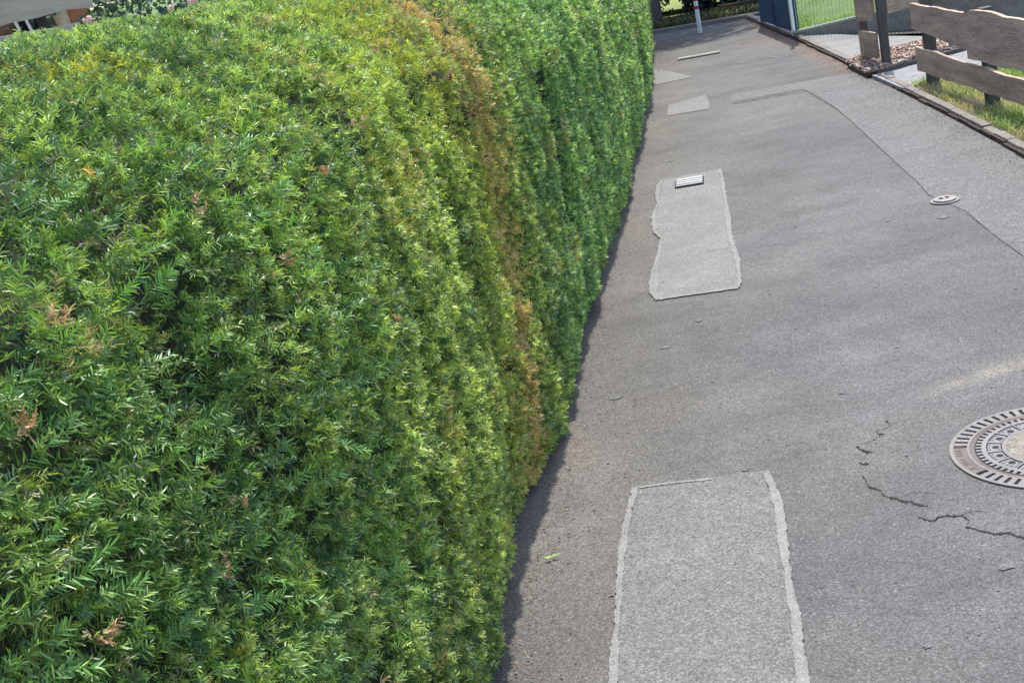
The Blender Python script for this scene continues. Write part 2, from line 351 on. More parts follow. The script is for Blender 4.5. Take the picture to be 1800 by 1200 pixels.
crackline([z5(q) for q in ([(200, 490), (170, 530), (135, 568)], [(140, 580), (128, 620), (146, 660)], [(645, 893), (600, 935), (578, 975)], [(965, 1005), (945, 1030), (932, 1052)], [(315, 350), (230, 400), (110, 452)], [(365, 285), (330, 310), (262, 330)], [(430, 862), (470, 820), (560, 790), (700, 800)], [(905, 960), (980, 930), (1060, 935)])], .28, m_crack, "crack", road, .0016, 12)
crackline([[(1412, 157), (1470, 190), (1500, 216)], [(1500, 216), (1530, 245), (1590, 300)], [(1590, 300), (1612, 318), (1632, 342), (1650, 350)], [(1700, 374), (1735, 403)], [(1748, 412), (1800, 451), (1900, 520)]],
    .48, m_crackline, "seam", so_, .0042, 5)
crackline([[(1112, 857), (1104, 882), (1094, 922), (1087, 960), (1084, 1000)], [(1378, 930), (1391, 1012), (1399, 1050), (1409, 1076)], [(1285, 182), (1410, 160)]], .4, m_crackline, "seam", road, .0092, 8)
# pale trodden spots
mb = MB(); r = np.random.default_rng(11)
spots = [(1082, 697, 11, 4), (1168, 610, 9, 2.5), (1228, 562, 7, 2.5), (1768, 993, 15, 7), (1630, 1134, 10, 4), (1310, 825, 6, 2), (1480, 690, 5, 1.5), (1175, 283, 9, 1.5), (1360, 100, 9, 1.5), (1310, 75, 9, 1.8), (1305, 110, 8, 1.4), (1385, 98, 6, 1.2), (1658, 382, 9, 2), (1075, 1045, 6, 2), (1440, 150, 8, 1.2)]
for _ in range(90):
    spots.append((r.uniform(1000, 1800), r.uniform(330, 1190), r.uniform(1.2, 3.4), r.uniform(.7, 1.6)))
for (x, y, a, b) in spots:
    A = np.linspace(0, 2 * PI, 10, endpoint=False); k = 1 + r.normal(0, .18, 10)
    mb.add([G(x + a * k[i] * math.cos(A[i]), y + b * k[i] * math.sin(A[i]) - .15 * a * k[i] * math.cos(A[i]), .0033) for i in range(10)], [tuple(range(10))])
mb.build("pale_spot", m_strip, road)

# ------------------------------------------------------------------ kerb, pavement, paths
yk = np.arange(2, 18.4, .25); KT = .045
kerb = MB()
for i in range(len(yk) - 1):
    y0, y1 = yk[i], yk[i + 1] - (.008 if i % 4 == 3 else 0); a, b = kerbx(y0), kerbx(y1); d0, d1 = rng.normal(0, .004, 2)
    w0, w1 = .072, .072
    kerb.add([(a, y0, -.03), (b, y1, -.03), (b + w1, y1, -.03), (a + w0, y0, -.03), (a + .008, y0, KT + d0), (b + .008, y1, KT + d0), (b + w1, y1, KT + d0), (a + w0, y0, KT + d0)],
             [(0, 1, 2, 3), (7, 6, 5, 4), (1, 0, 4, 5), (2, 1, 5, 6), (3, 2, 6, 7), (0, 3, 7, 4)])
tag(kerb.build("kerb", m_kerb, bevel=.006), kind="structure")
gut = MB()                                           # dark strip along the kerb's foot, in front of its face
for i in range(len(yk) - 1):
    a, b = kerbx(yk[i]), kerbx(yk[i + 1]); w = .012 + .014 * rng.random(2); hz = .022 + .014 * rng.random()
    gut.prism([(a - w[0], yk[i]), (a + .004, yk[i]), (b + .004, yk[i + 1]), (b - w[0], yk[i + 1])], -.01, hz)
gut.build("joint", plain("gutter_dark", (.05, .036, .028), .95, nscale=40, namt=.7), road)
def sheet(name, pts, z, mat, z0=-.05):
    s = MB(); s.prism([G(*p, z) for p in pts], z0, z); return tag(s.build(name, mat), kind="structure")
def shk(y): return (kerbx(y) + .115, y)
pv = MB(); Wc = [(kerbx(y) + .073, y) for y in np.arange(2, 18.31, .5)]
pv.prism(Wc + [(9, 18.3), (9, 2)], -.05, .020); tag(pv.build("verge", m_soil), kind="structure")
dr = MB(); ks = [(kerbx(y) + .074, y) for y in np.arange(12.2, 17.8, .5)]
dr.prism(ks + [(4.16, 17.6)] + [G(1397, 63, 0)[:2] + [0, .1]] + [(4.37, 14.1), (4.75, 13.05), (6.2, 10.3), (7.2, 8.9), (5.6, 10.6), tuple(G(1700, 62, 0)[:2]), tuple(G(1560, 90, 0)[:2])], -.05, .038)
tag(dr.build("driveway", m_conc), kind="structure")
MULCH = [(1489, 111), (1524, 129), (1543, 127), (1617, 106.5), (1664, 92), (1718, 80), (1760, 70), (1760, 45), (1715, 56), (1664, 58), (1625, 74), (1565, 88), (1528, 95)]
sheet("mulch_bed", MULCH, .044, m_soil)
ed = MB(); E0, E1 = G(1543, 128, .05), G(1775, 66, .05); d_ = (E1 - E0) / np.linalg.norm(E1 - E0)
ed.box((E0 + E1) / 2 + [0, 0, -.02], (np.linalg.norm(E1 - E0), .03, .09), math.atan2(d_[1], d_[0]))
tag(ed.build("edging_board", m_post), "dark edging board holding the wood chips beside the paved path", "edging board")
# paved path with joints
def pavers():
    m, t, p = newmat("paver_blocks"); N, L = t.nodes, t.links
    tc = N.new("ShaderNodeTexCoord"); mp = N.new("ShaderNodeMapping"); mp.inputs['Rotation'].default_value = (0, 0, math.radians(35)); mp.inputs['Scale'].default_value = (1, 1, 1)
    b = N.new("ShaderNodeTexBrick"); b.inputs['Scale'].default_value = 1; b.inputs['Brick Width'].default_value = .24; b.inputs['Row Height'].default_value = .12; b.inputs['Mortar Size'].default_value = .006
    b.inputs['Color1'].default_value = (.20, .205, .21, 1); b.inputs['Color2'].default_value = (.25, .25, .25, 1); b.inputs['Mortar'].default_value = (.12, .12, .11, 1)
    L.new(tc.outputs['Object'], mp.inputs[0]); L.new(mp.outputs[0], b.inputs[0]); L.new(b.outputs[0], p.inputs['Base Color']); p.inputs['Roughness'].default_value = .9
    return m
m_pav = pavers()
sheet("path", [(1533, 132), (1548, 129.5), (1618, 109), (1670, 94), (1724, 82), (1800, 60), (1900, 30), (1950, 60), (1830, 90), (1745, 116), (1690, 126), (1645, 130), (1600, 155), (1584, 154)], .040, m_pav)

# ------------------------------------------------------------------ blades, chips
def blades(P0, hgt, wid, cols, lean=.5, seed=0):
    """one kite-shaped blade per point, bent over"""
    n = len(P0); r = np.random.default_rng(seed); az = r.uniform(0, 2 * PI, n); d = np.stack([np.cos(az), np.sin(az), np.zeros(n)], 1)
    s = np.stack([-d[:, 1], d[:, 0], np.zeros(n)], 1); h = hgt * r.uniform(.5, 1.3, n)[:, None]; l = lean * r.uniform(.2, 1.4, n)[:, None] * h
    up = np.array([0, 0, 1.]); w = wid * r.uniform(.6, 1.3, n)[:, None]
    V = np.stack([P0 - s * w * .5, P0 + s * w * .5, P0 + d * l * .35 + up * h * .6 + s * w * .45, P0 + d * l * .35 + up * h * .6 - s * w * .45, P0 + d * l + up * h * .92], 1).reshape(-1, 3)
    i = np.arange(n)[:, None] * 5
    F4 = i + np.array([[0, 1, 2, 3]]); F4b = i + np.array([[3, 2, 4, 4]])
    return V, F4, i + np.array([[3, 2, 4]]), np.repeat(cols, 5, 0)
def grass_obj(name, P0, hgt, wid, cols, parent=None, lean=.5, seed=0):
    V, F4, F3, C = blades(P0, hgt, wid, cols, lean, seed)
    F = np.concatenate([np.concatenate([F4[:, [0, 1, 2]], F4[:, [0, 2, 3]]]), F3])
    return mesh_np(name, V, F, m_grass, parent, C)
def inpoly(x, y, poly):
    c = np.zeros(len(x), bool); n = len(poly); j = n - 1
    for i in range(n):
        xi, yi = poly[i][:2]; xj, yj = poly[j][:2]
        c ^= ((yi > y) != (yj > y)) & (x < (xj - xi) * (y - yi) / (yj - yi + 1e-12) + xi); j = i
    return c
def fill(poly, n, z, seed=0):
    r = np.random.default_rng(seed); Q = np.array([p[:2] for p in poly]); a, b = Q.min(0), Q.max(0); out = np.zeros((0, 2))
    while len(out) < n:
        q = r.uniform(a, b, (n * 2, 2)); out = np.concatenate([out, q[inpoly(q[:, 0], q[:, 1], poly)]])
    out = out[:n]; return np.c_[out, np.full(n, z)]
# verge lawn between kerb and path
gp = [G(*p, .03) for p in [(1590, 152), (1615, 143), (1645, 131), (1690, 127), (1745, 118), (1830, 94), (2000, 60), (2300, 120)]] + [(6.5, 5, 0), (3.3, 5., 0)] + [(kerbx(y) + .085 + .02 * math.sin(9 * y), y, 0) for y in np.arange(5.2, 11.2, .2)]
P0 = fill(gp, 60000, .02, 3)
kd = P0[:, 0] - kerbx(P0[:, 1]); dry = np.clip(.8 - kd * 1.0 + .9 * vnoise(P0, 2.2, 3) + .3 * vnoise(P0, 7, 4), 0, 1) * .9; dry = np.where(kd > .7, dry * .45, dry)
rr = rng.random(len(P0))[:, None]
cols = (1 - dry[:, None]) * (np.array([.17, .28, .055]) * (1 - rr) + np.array([.32, .42, .11]) * rr) + dry[:, None] * (np.array([.48, .40, .20]) * (1 - rr) + np.array([.58, .48, .30]) * rr)
keep = rng.random(len(P0)) > dry * .45
tag(grass_obj("grass", P0[keep], .05, .006, cols[keep], lean=1.1, seed=4), "short half-dried grass on the verge by the kerb", "grass", kind="stuff")

# mulch of bark chips
def chips(name, P0, size, cols, mat, flat=.35, seed=0, parent=None):
    n = len(P0); r = np.random.default_rng(seed); a = nrm(r.normal(0, 1, (n, 3)) * [1, 1, flat]); b = nrm(np.cross(a, nrm(np.array([0, 0, 1]) + r.normal(0, flat, (n, 3)))))
    c = np.cross(a, b); L_ = (size * r.uniform(.5, 1.5, n))[:, None]; W = L_ * r.uniform(.3, .6, n)[:, None]; T = L_ * .12
    V = []
    for k in (-1, 1):
        for (i, j) in ((-1, -.7), (-.6, .9), (.7, 1), (1, -.6)): V.append(P0 + a * L_ * i * .5 + b * W * j * .5 + c * T * k * .5)
    V = np.stack(V, 1).reshape(-1, 3); base = np.arange(n)[:, None] * 8
    F = np.concatenate([base + np.array([q]) for q in ([3, 2, 1, 0], [4, 5, 6, 7], [0, 1, 5, 4], [1, 2, 6, 5], [2, 3, 7, 6], [3, 0, 4, 7])])
    return mesh_np(name, V, F, mat, parent, np.repeat(cols, 8, 0))
mp_ = [G(*p, .05) for p in MULCH]; P0 = fill(mp_, 12000, .055, 5); P0[:, 2] += rng.uniform(-.01, .018, len(P0))
rr = rng.random(len(P0))[:, None]; pal = np.array([[.40, .29, .23], [.22, .14, .11], [.46, .38, .32], [.12, .08, .065]]); cols = pal[rng.integers(0, 4, len(P0))] * (.75 + .5 * rr)
tag(chips("wood_chips", P0, .038, cols, m_tint, .5, 6), "pale and brown wood chips heaped in the bed behind the kerb", "wood chips", kind="stuff")
# crumbs of leaf litter on the road by the kerb and by the hedge
n = 2600; y = rng.uniform(5, 18.3, n); x = kerbx(y) - .02 - np.abs(rng.normal(0, .10, n)); P1 = np.c_[x, y, np.full(n, .012)]
n = 700; y = rng.uniform(3, 17, n); x = -.95 + .208 * y + np.abs(rng.normal(.12, .18, n)); P2 = np.c_[x, y, np.full(n, .012)]
n = 500; y = rng.uniform(3, 14, n); x = rng.uniform(0, 1, n) * (kerbx(y) - .3 + .9 - .208 * y) - .6 + .208 * y; P3 = np.c_[x, y, np.full(n, .012)]
n = 1800; y = rng.uniform(2.2, 17, n); x = -.95 + .208 * y + .02 + np.abs(rng.normal(0, .09, n)); P4 = np.c_[x, y, np.full(n, .012)]
P0 = np.concatenate([P1, P2, P3, P4]); pal = np.array([[.30, .20, .13], [.20, .13, .08], [.30, .25, .19], [.10, .07, .05]]); cols = pal[rng.integers(0, 4, len(P0))]
tag(chips("leaf_litter", P0, .009, cols, m_tint, .25, 7), "brown crumbs of dead leaves strewn along the road edges", "leaf litter", kind="stuff")

# ------------------------------------------------------------------ manhole, drain, valve
MC = (1.735, 4.05, 0); MR = .33
mh = empty("manhole_cover", MC, "round cast iron manhole cover with slotted rim and gravelly concrete centre, in the cracked asphalt", "manhole cover")
b = MB(); b.sector(MC, .0, MR - .002, 0, 2 * PI, .0, 0.00120, 64); b.build("recess", m_irondark, mh)
b = MB(); b.sector(MC, MR - .014, MR, 0, 2 * PI, .0, 0.00714, 96); b.sector(MC, .262, .272, 0, 2 * PI, .0, 0.00609, 96)
N1 = 56
for i in range(N1):
    a0 = 2 * PI * i / N1 + .03; am = (a0 + .03) % (2 * PI)
    inplate = abs(((am - PI + .06) + PI) % (2 * PI) - PI) < .36 or abs(((am - .1) + PI) % (2 * PI) - PI) < .3
    if inplate: continue
    # slanted bars
    w = 2 * PI / N1 * .62; sk = 0
    c0 = [(MC[0] + r_ * math.cos(a), MC[1] + r_ * math.sin(a)) for r_, a in ((.2715, a0 + sk), (MR - .013, a0), (MR - .013, a0 + w), (.2715, a0 + w + sk))]
    b.prism(c0, .0, 0.00664)
b.build("frame", m_iron, mh, bevel=.0012)
b = MB()
for ac in (PI - .06, .1):
    b = MB()
    b.sector(MC, .2715, MR - .013, ac - .36, ac + .36, 0, 0.00496, 14)
    for s_ in (-1, 1): b.sector(MC, .2835, MR - .0135, ac + s_ * .36 - .008, ac + s_ * .36 + .008, .0, 0.00689, 2)
    for k in range(9):                          # worn raised marks, no longer readable
        a = ac - .27 + .062 * k; 
        if k in (3, 7): continue
        b.sector(MC, .291, .309, a, a + .011, .0, 0.00630, 2)
        if k in (5, 6, 8): b.sector(MC, .291, .294, a, a + .04, .0, 0.00630, 2); b.sector(MC, .3, .303, a, a + .04, .0, 0.00630, 2)
    b.build("name_plate", m_ironrust, mh)
b = MB(); b.sector(MC, .246, .2615, 0, 2 * PI, .0, 0.00441, 96); b.build("rusty_ring", m_ironrust, mh)
lid = MB(); lid.sector(MC, .207, .224, 0, 2 * PI, .0, 0.00651, 96); lid.sector(MC, .142, .156, 0, 2 * PI, .0, 0.00651, 64)
for i in range(60):
    a = 2 * PI * i / 60; lid.sector(MC, .2235, .243, a, a + 2 * PI / 60 * .5, .0, 0.00609, 1)
NP = 16
for i in range(NP):
    a = 2 * PI * (i + .5) / NP; lid.sector(MC, .1555, .2075, a - .022, a + .022, .0, 0.00638, 1)
for q in range(8): pass
lo = lid.build("lid", m_iron, mh, bevel=.001)
m_pocket = plain("grey_pocket_iron", (.17, .165, .165), .6, .1, nscale=70)
for i in range(NP):
    pk = MB(); ho = MB()
    a = 2 * PI * i / NP; h_ = PI / NP - .045
    pk.sector(MC, .160, .203, a - h_, a + h_, .0, 0.00399, 4)
    for (r_, o_) in ((.196, -.6), (.196, .6), (.197, 0), (.166, .72)):
        pk.sector(MC, r_ - .003, r_ + .004, a + o_ * h_ - .013, a + o_ * h_ + .013, .0, 0.00609, 1)
    A = np.linspace(0, 2 * PI, 12, endpoint=False); cx, cy = MC[0] + .176 * math.cos(a), MC[1] + .176 * math.sin(a)
    ho.prism([(cx + .0125 * math.cos(t), cy + .0125 * math.sin(t)) for t in A], .0, 0.00420)
    pk.build("pocket", m_pocket, lo); ho.build("vent_hole", m_irondark, lo)
b = MB(); b.sector(MC, 0, .1425, 0, 2 * PI, 0, 0.00525, 48); b.build("concrete_infill", m_pebble, mh)

gc = (G(1188, 320) + G(1236, 312) + G(1237, 325) + G(1189, 332)) / 4
dg = empty("drain_grate", gc, "small pale rectangular drain grate at the far end of the long light patch", "drain grate")
gx = G(1236, 312) - G(1188, 320); ga = math.atan2(gx[1], gx[0]); ax = (np.array([math.cos(ga), math.sin(ga), 0]), np.array([-math.sin(ga), math.cos(ga), 0]), np.array([0, 0, 1.]))
b = MB(); b.box(gc + [0, 0, .006], (.205, .245, .006), ax=ax); b.build("rim", m_irondark, dg)
b = MB(); b.box(gc + [0, 0, .0165], (.185, .225, .005), ax=ax)
for k in (-1, 0, 1): b.box(gc + ax[1] * .062 * k + [0, 0, .021], (.18, .045, .006), ax=ax)
b.build("cover_plate", plain("pale_galvanised", (.36, .36, .345), .5, 0, nscale=80, namt=.12), dg)

vc = G(1661, 354); va = empty("valve_cover", vc, "small pale oval water valve cover on the seam of the road", "valve cover")
b = MB(); b.sector(vc, .0, .082, 0, 2 * PI, .0, .010, 28); b.build("rim", plain("pale_valve_rim", (.20, .178, .16), .6), va)
b = MB(); b.sector(vc, .0, .064, 0, 2 * PI, .0, .019, 28); b.build("lid", plain("pale_valve_lid", (.25, .225, .2), .6), va)
b = MB()
for s_ in (-1, 1): b.box(vc + [s_ * .018, .01, .0195], (.02, .03, .003))
b.build("lifting_hole", m_irondark, va)

c0, c1 = G(1192, 106), G(1265, 93); cc = (c0 + c1) / 2; d_ = c1 - c0; aa = math.atan2(d_[1], d_[0]); ax = (np.array([math.cos(aa), math.sin(aa), 0]), np.array([-math.sin(aa), math.cos(aa), 0]), np.array([0, 0, 1.])); Lc = float(np.linalg.norm(d_))
ch = empty("channel_drain", cc, "narrow channel drain with a pale edge lying across the far road", "channel drain")
b = MB(); b.box(cc + [0, 0, .006], (Lc, .13, .008), ax=ax); b.build("channel", m_irondark, ch)
b = MB(); b.box(cc + ax[1] * .045 + [0, 0, .012], (Lc, .045, .008), ax=ax)
for k in range(16): b.box(cc + ax[0] * (k - 7.5) * Lc / 16 - ax[1] * .02 + [0, 0, .011], (Lc / 40, .06, .006), ax=ax)
b.build("grate_bars", m_coping, ch)

# fallen green sprig
sp = G(970, 978, .014); b = MB()
for (a, l) in ((.2, .034), (.9, .022), (3.5, .026), (2.6, .015), (3.1, .03)):
    d_ = np.array([math.cos(a), math.sin(a), .15]); s_ = np.array([-math.sin(a), math.cos(a), 0]) * .004
    b.add([sp, sp + d_ * l * .5 + s_, sp + d_ * l, sp + d_ * l * .5 - s_], [(0, 1, 2, 3)])
tag(b.build("leaf_sprig", plain("fresh_sprig", (.25, .40, .06), .5)), "tiny fresh green sprig fallen on the asphalt beside the hedge", "sprig")

# ------------------------------------------------------------------ the hedge
TH = math.atan(.208); HN = np.array([math.cos(TH), -math.sin(TH), 0]); HD = np.array([math.sin(TH), math.cos(TH), 0]); HO = np.array([-.95, 0, 0])
PA = np.array([(-.06, .02), (-.025, .10), (-.008, .4), (.0, .75), (-.003, 1.1), (-.008, 1.32), (-.025, 1.5), (-.06, 1.66), (-.17, 1.79), (-.33, 1.88), (-.55, 1.93), (-.85, 1.95), (-1.1, 1.92), (-1.3, 1.8), (-1.38, 1.5), (-1.4, .9), (-1.4, .02)])
pl = np.r_[0, np.cumsum(np.linalg.norm(np.diff(PA, axis=0), axis=1))]; PT = pl[-1]; T_TOP = pl[11]
def hedge_pt(s, t):
    a = np.interp(t, pl, PA[:, 0]); z = np.interp(t, pl, PA[:, 1])
    e = .03; ta = np.interp(t + e, pl, PA[:, 0]) - np.interp(t - e, pl, PA[:, 0]); tz = np.interp(t + e, pl, PA[:, 1]) - np.interp(t - e, pl, PA[:, 1])
    l = np.hypot(ta, tz) + 1e-9; na, nzv = tz / l, -ta / l
    y = s * math.cos(TH)
    off = np.interp(y, [0, 2.5, 3.3, 4.2, 4.9, 5.5, 6.3, 8.0, 11.5, 14, 17.5, 19], [0, .02, .0, -.055, .025, .02, .015, .05, .06, .04, -.07, -.1])
    hs = np.interp(s, [0, 4, 5.5, 7, 18], [1.024, 1.01, .985, .955, .95]); z = z * hs
    front = np.clip(1 - (t - pl[9]) / .6, 0, 1)
    A = a + off * front
    Pt = HO + HD * s[:, None] + HN * A[:, None]; Pt[:, 2] = z
    Nv = HN * na[:, None]; Nv[:, 2] = nzv
    # bumps: broad waves, upright ribs, lumps
    st = np.stack([s, t, np.zeros_like(s)], 1)
    disp = .032 * vnoise(st * [1.1, .7, 1], 1, 21) + .014 * vnoise(st * [3.4, 2.2, 1], 1, 22) + .022 * vnoise(st * [8.5, 6.5, 1], 1, 23) + .022 * vnoise(st * [17, 14, 1], 1, 27)
    disp = disp + .048
    # the deep upright gap and some small holes
    zg = np.interp(t, pl, PA[:, 1]); gap = np.exp(-((s - 6.5 - .03 * np.sin(zg * 9)) / .15) ** 2) * np.clip((zg - .45) / .25, 0, 1) * np.clip((1.45 - zg) / .2, 0, 1) * (t < pl[9])
    disp -= .28 * gap
    return Pt + Nv * disp[:, None], Nv, zg, disp
hedge = empty("hedge", tuple(HO + HD * 4), "long clipped green yew hedge with a browned strip, running along the left of the road", "hedge")
S0, S1 = .3, 17.9
# inner body, coloured near black for the shade between the sprays
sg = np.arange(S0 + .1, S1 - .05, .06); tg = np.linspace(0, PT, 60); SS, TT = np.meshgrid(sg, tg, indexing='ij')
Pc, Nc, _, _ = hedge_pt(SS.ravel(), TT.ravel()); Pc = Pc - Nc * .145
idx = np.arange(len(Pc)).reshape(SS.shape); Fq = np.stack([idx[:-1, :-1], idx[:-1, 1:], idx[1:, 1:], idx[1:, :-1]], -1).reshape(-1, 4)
mesh_np("inner_shade_core", Pc, Fq, m_core, hedge)

def sprays(P0, D, up, L, nn, nl, nw, spread, cols, seed, droop=.25, bent=False):
    """flat sprays: a stem along D with needles in two ranks; returns verts, quads, colours"""
    r = np.random.default_rng(seed); n = len(P0)
    S = nrm(np.cross(D, up)); U = np.cross(S, D); Vs = []; Cs = []
    for k in range(nn):
        f = (k + .5) / nn; side = 1 if k % 2 else -1
        base = P0 + D * (L * f)[:, None]
        ang = (spread * (1 - .62 * f * f) + r.normal(0, .22, n)); lift = r.normal(.12, .22, n)
        d = D * np.cos(ang)[:, None] + S * (side * np.sin(ang))[:, None] + U * lift[:, None]; d = nrm(d)
        l = (nl * r.uniform(.7, 1.2, n) * (1 - .25 * f))[:, None]; w = (nw * r.uniform(.8, 1.2, n))[:, None]
        wd = nrm(np.cross(d, nrm(U + r.normal(0, .5, (n, 3)))))
        cv = U * (l * .09 * r.uniform(-.3, 1.2, (n, 1))); tip = base + d * l - U * (l * droop * r.uniform(-.2, 1, (n, 1)))
        if bent:
            mid = base + d * l * .52 + cv
            Vs.append(np.stack([base - wd * w * .3, base + wd * w * .3, mid + wd * w * .5, mid - wd * w * .5, mid - wd * w * .5, mid + wd * w * .5, tip + wd * w * .2, tip - wd * w * .2], 1)); m_ = 2
        else:
            Vs.append(np.stack([base - wd * w * .42, base + wd * w * .42, tip + wd * w * .3, tip - wd * w * .3], 1)); m_ = 1
        Cs.append(cols * r.uniform(.55, 1.5, (n, 1)))
    V = np.stack(Vs, 1).reshape(-1, 3); C = np.repeat(np.stack(Cs, 1).reshape(-1, 3), 4 * m_, 0)
    F = np.arange(len(V)).reshape(-1, 4); return V, F, C
def hedge_band(s0, s1, dens, nn, nl, nw, Ls, seed, t1=None, depth=.07):
    r = np.random.default_rng(seed); t1 = t1 or pl[13]
    n = int(dens * (s1 - s0) * t1); s = r.uniform(s0, s1, n); t = r.uniform(0, t1, n)
    P0, Nv, zg, disp = hedge_pt(s, t)
    st = np.stack([s, t, np.zeros(n)], 1)
    clump = vnoise(st * [11, 11, 1], 1, 31) + .6 * vnoise(st * [24, 24, 1], 1, 32)
    nl_ = np.clip((3.2 - s) / 1.5, 0, 1); keep = r.random(n) < np.clip(.66 - .14 * nl_ + (.75 + .2 * nl_) * clump, .2, 1)
    gp = np.exp(-((s - 6.5 - .03 * np.sin(zg * 9)) / .15) ** 2) * np.clip((zg - .5) / .2, 0, 1) * np.clip((1.4 - zg) / .15, 0, 1) * (t < pl[9]); keep &= r.random(n) > gp * .97
    dd = r.random(n) ** 1.5
    s, t, P0, Nv, zg, clump, dd, st = [q[keep] for q in (s, t, P0, Nv, zg, clump, dd, st)]; n = len(s)
    P0 = P0 - Nv * (dd * depth)[:, None] + Nv * (.010 * np.clip(clump, -.6, 1))[:, None]
    upv = np.array([0, 0, 1.])
    D = nrm(Nv * r.uniform(.5, 1.2, (n, 1)) + upv * r.uniform(-.15, .95, (n, 1)) + HD * r.normal(0, .55, (n, 1)) + r.normal(0, .3, (n, 3)))
    U = nrm(upv + Nv * .6 + r.normal(0, .55, (n, 3)))
    # ---- colour of the growth: deeper green near, paler low down and further along
    cA = np.array([.12, .215, .07]); cB = np.array([.35, .48, .125]); cD = np.array([.035, .09, .035]); cY = np.array([.52, .50, .07]); cC = np.array([.145, .285, .11]); cO = np.array([.70, .47, .14]); cBr = np.array([.50, .35, .17])
    young = np.clip(.5 + .45 * vnoise(st * [2.2, 1.5, 1], 1, 41) + .5 * vnoise(st * [7, 5, 1], 1, 42) + r.normal(0, .26, n), 0, 1)
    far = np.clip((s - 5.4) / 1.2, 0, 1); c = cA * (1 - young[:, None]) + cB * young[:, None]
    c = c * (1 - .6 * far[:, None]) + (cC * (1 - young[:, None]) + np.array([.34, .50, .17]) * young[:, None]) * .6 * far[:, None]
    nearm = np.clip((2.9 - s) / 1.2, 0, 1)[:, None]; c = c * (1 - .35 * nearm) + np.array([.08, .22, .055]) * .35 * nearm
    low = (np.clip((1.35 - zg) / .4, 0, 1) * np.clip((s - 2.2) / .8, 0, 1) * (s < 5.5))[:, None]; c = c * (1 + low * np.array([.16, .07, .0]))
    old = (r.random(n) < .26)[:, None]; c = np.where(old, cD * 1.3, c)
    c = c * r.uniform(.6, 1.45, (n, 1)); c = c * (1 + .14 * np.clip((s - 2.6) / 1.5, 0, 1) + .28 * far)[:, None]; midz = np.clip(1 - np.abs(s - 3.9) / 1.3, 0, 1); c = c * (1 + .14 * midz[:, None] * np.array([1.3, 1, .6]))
    yel = np.clip(vnoise(st * [4.6, 3.0, 1], 1, 51) * 1.9 - .85 + .4 * (zg > 1.0) * (s > 2.5) * (s < 5), 0, 1) * (r.random(n) < .5); yel *= np.where(s > 6, .5, 1)
    c = c * (1 - yel[:, None] * .75) + cY * yel[:, None] * .75
    ol = (r.random(n) < .035)[:, None]; c = np.where(ol, np.array([.26, .25, .13]), c)
    # scattered dead tips
    dead = (vnoise(st * [5, 5, 1], 1, 61) > .62) & (r.random(n) < .22)
    # the withered strip: it climbs the face and widens over the top
    sc = np.interp(zg, [.1, .4, .75, 1.2, 1.5, 1.8, 1.95], [4.64, 4.70, 4.87, 4.96, 4.93, 4.98, 5.08]) + .05 * vnoise(st * [0, 4, 1], 1, 63)
    sc = np.where(t > pl[8], sc + (t - pl[8]) * .55, sc)
    wd = np.interp(zg, [0, .3, .7, 1.1, 1.35, 1.6, 1.85, 1.95], [.24, .24, .24, .18, .25, .34, .32, .22]); q = (s - sc) / wd
    ys_ = np.exp(-((q + 1.1) / 1.6) ** 2) * np.clip(.9 + vnoise(st * [5, 5, 1], 1, 65) * .8, 0, 1) * (.75 + .25 * (zg > .9)); ys_ = ys_ * (r.random(n) < .75); ys_ = ys_[:, None]
    c = c * (1 - ys_ * .8) + (np.array([.48, .58, .08]) * .75 + cO * .1) * ys_ * .75
    wf = np.exp(-(q / .75) ** 2) * np.clip(1.0 + .8 * vnoise(st * [9, 5, 1], 1, 66), .15, 1.2); wf = wf * np.where(t > pl[10], .7, 1)
    with_ = (r.random(n) < wf * .7) | dead
    rr = r.random((n, 1)); bcol = np.where(rr < .25, cO * (.85 + rr), np.where(rr < .58, cBr * (.8 + rr), np.array([.60, .50, .17])))
    hi = ((zg > 1.45) & (r.random(n) < .5))[:, None]; bcol = np.where(hi, np.where(rr < .5, np.array([.58, .46, .20]), np.array([.42, .36, .20])) * (.7 + .6 * rr), bcol)
    c[with_] = bcol[with_]
    L = r.uniform(*Ls, n)
    # clipped: the tips end near the trimmed surface
    P0 = P0 - Nv * ((np.clip((D * Nv).sum(1), 0, 1) * (L * .8 + nl * .3)) * r.uniform(.55, 1.1, n))[:, None]
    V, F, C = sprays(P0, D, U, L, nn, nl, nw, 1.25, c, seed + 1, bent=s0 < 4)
    wq = np.repeat(with_, nn * (2 if s0 < 4 else 1))  # per needle? order is (n, nn)
    return V, F, C, wq
bands = [(S0, 2.4, 9500, 12, .0185, .0026, (.012, .038), 101, .07), (2.4, 4.2, 11500, 10, .0170, .0027, (.010, .028), 111, .055), (4.2, 6.8, 9500, 8, .0165, .0034, (.010, .026), 121, .05), (6.8, 10.5, 6000, 7, .021, .0050, (.014, .035), 131, .055), (10.5, S1, 3600, 6, .027, .0075, (.018, .04), 141, .06)]
GV, GC, BV, BC = [], [], [], []
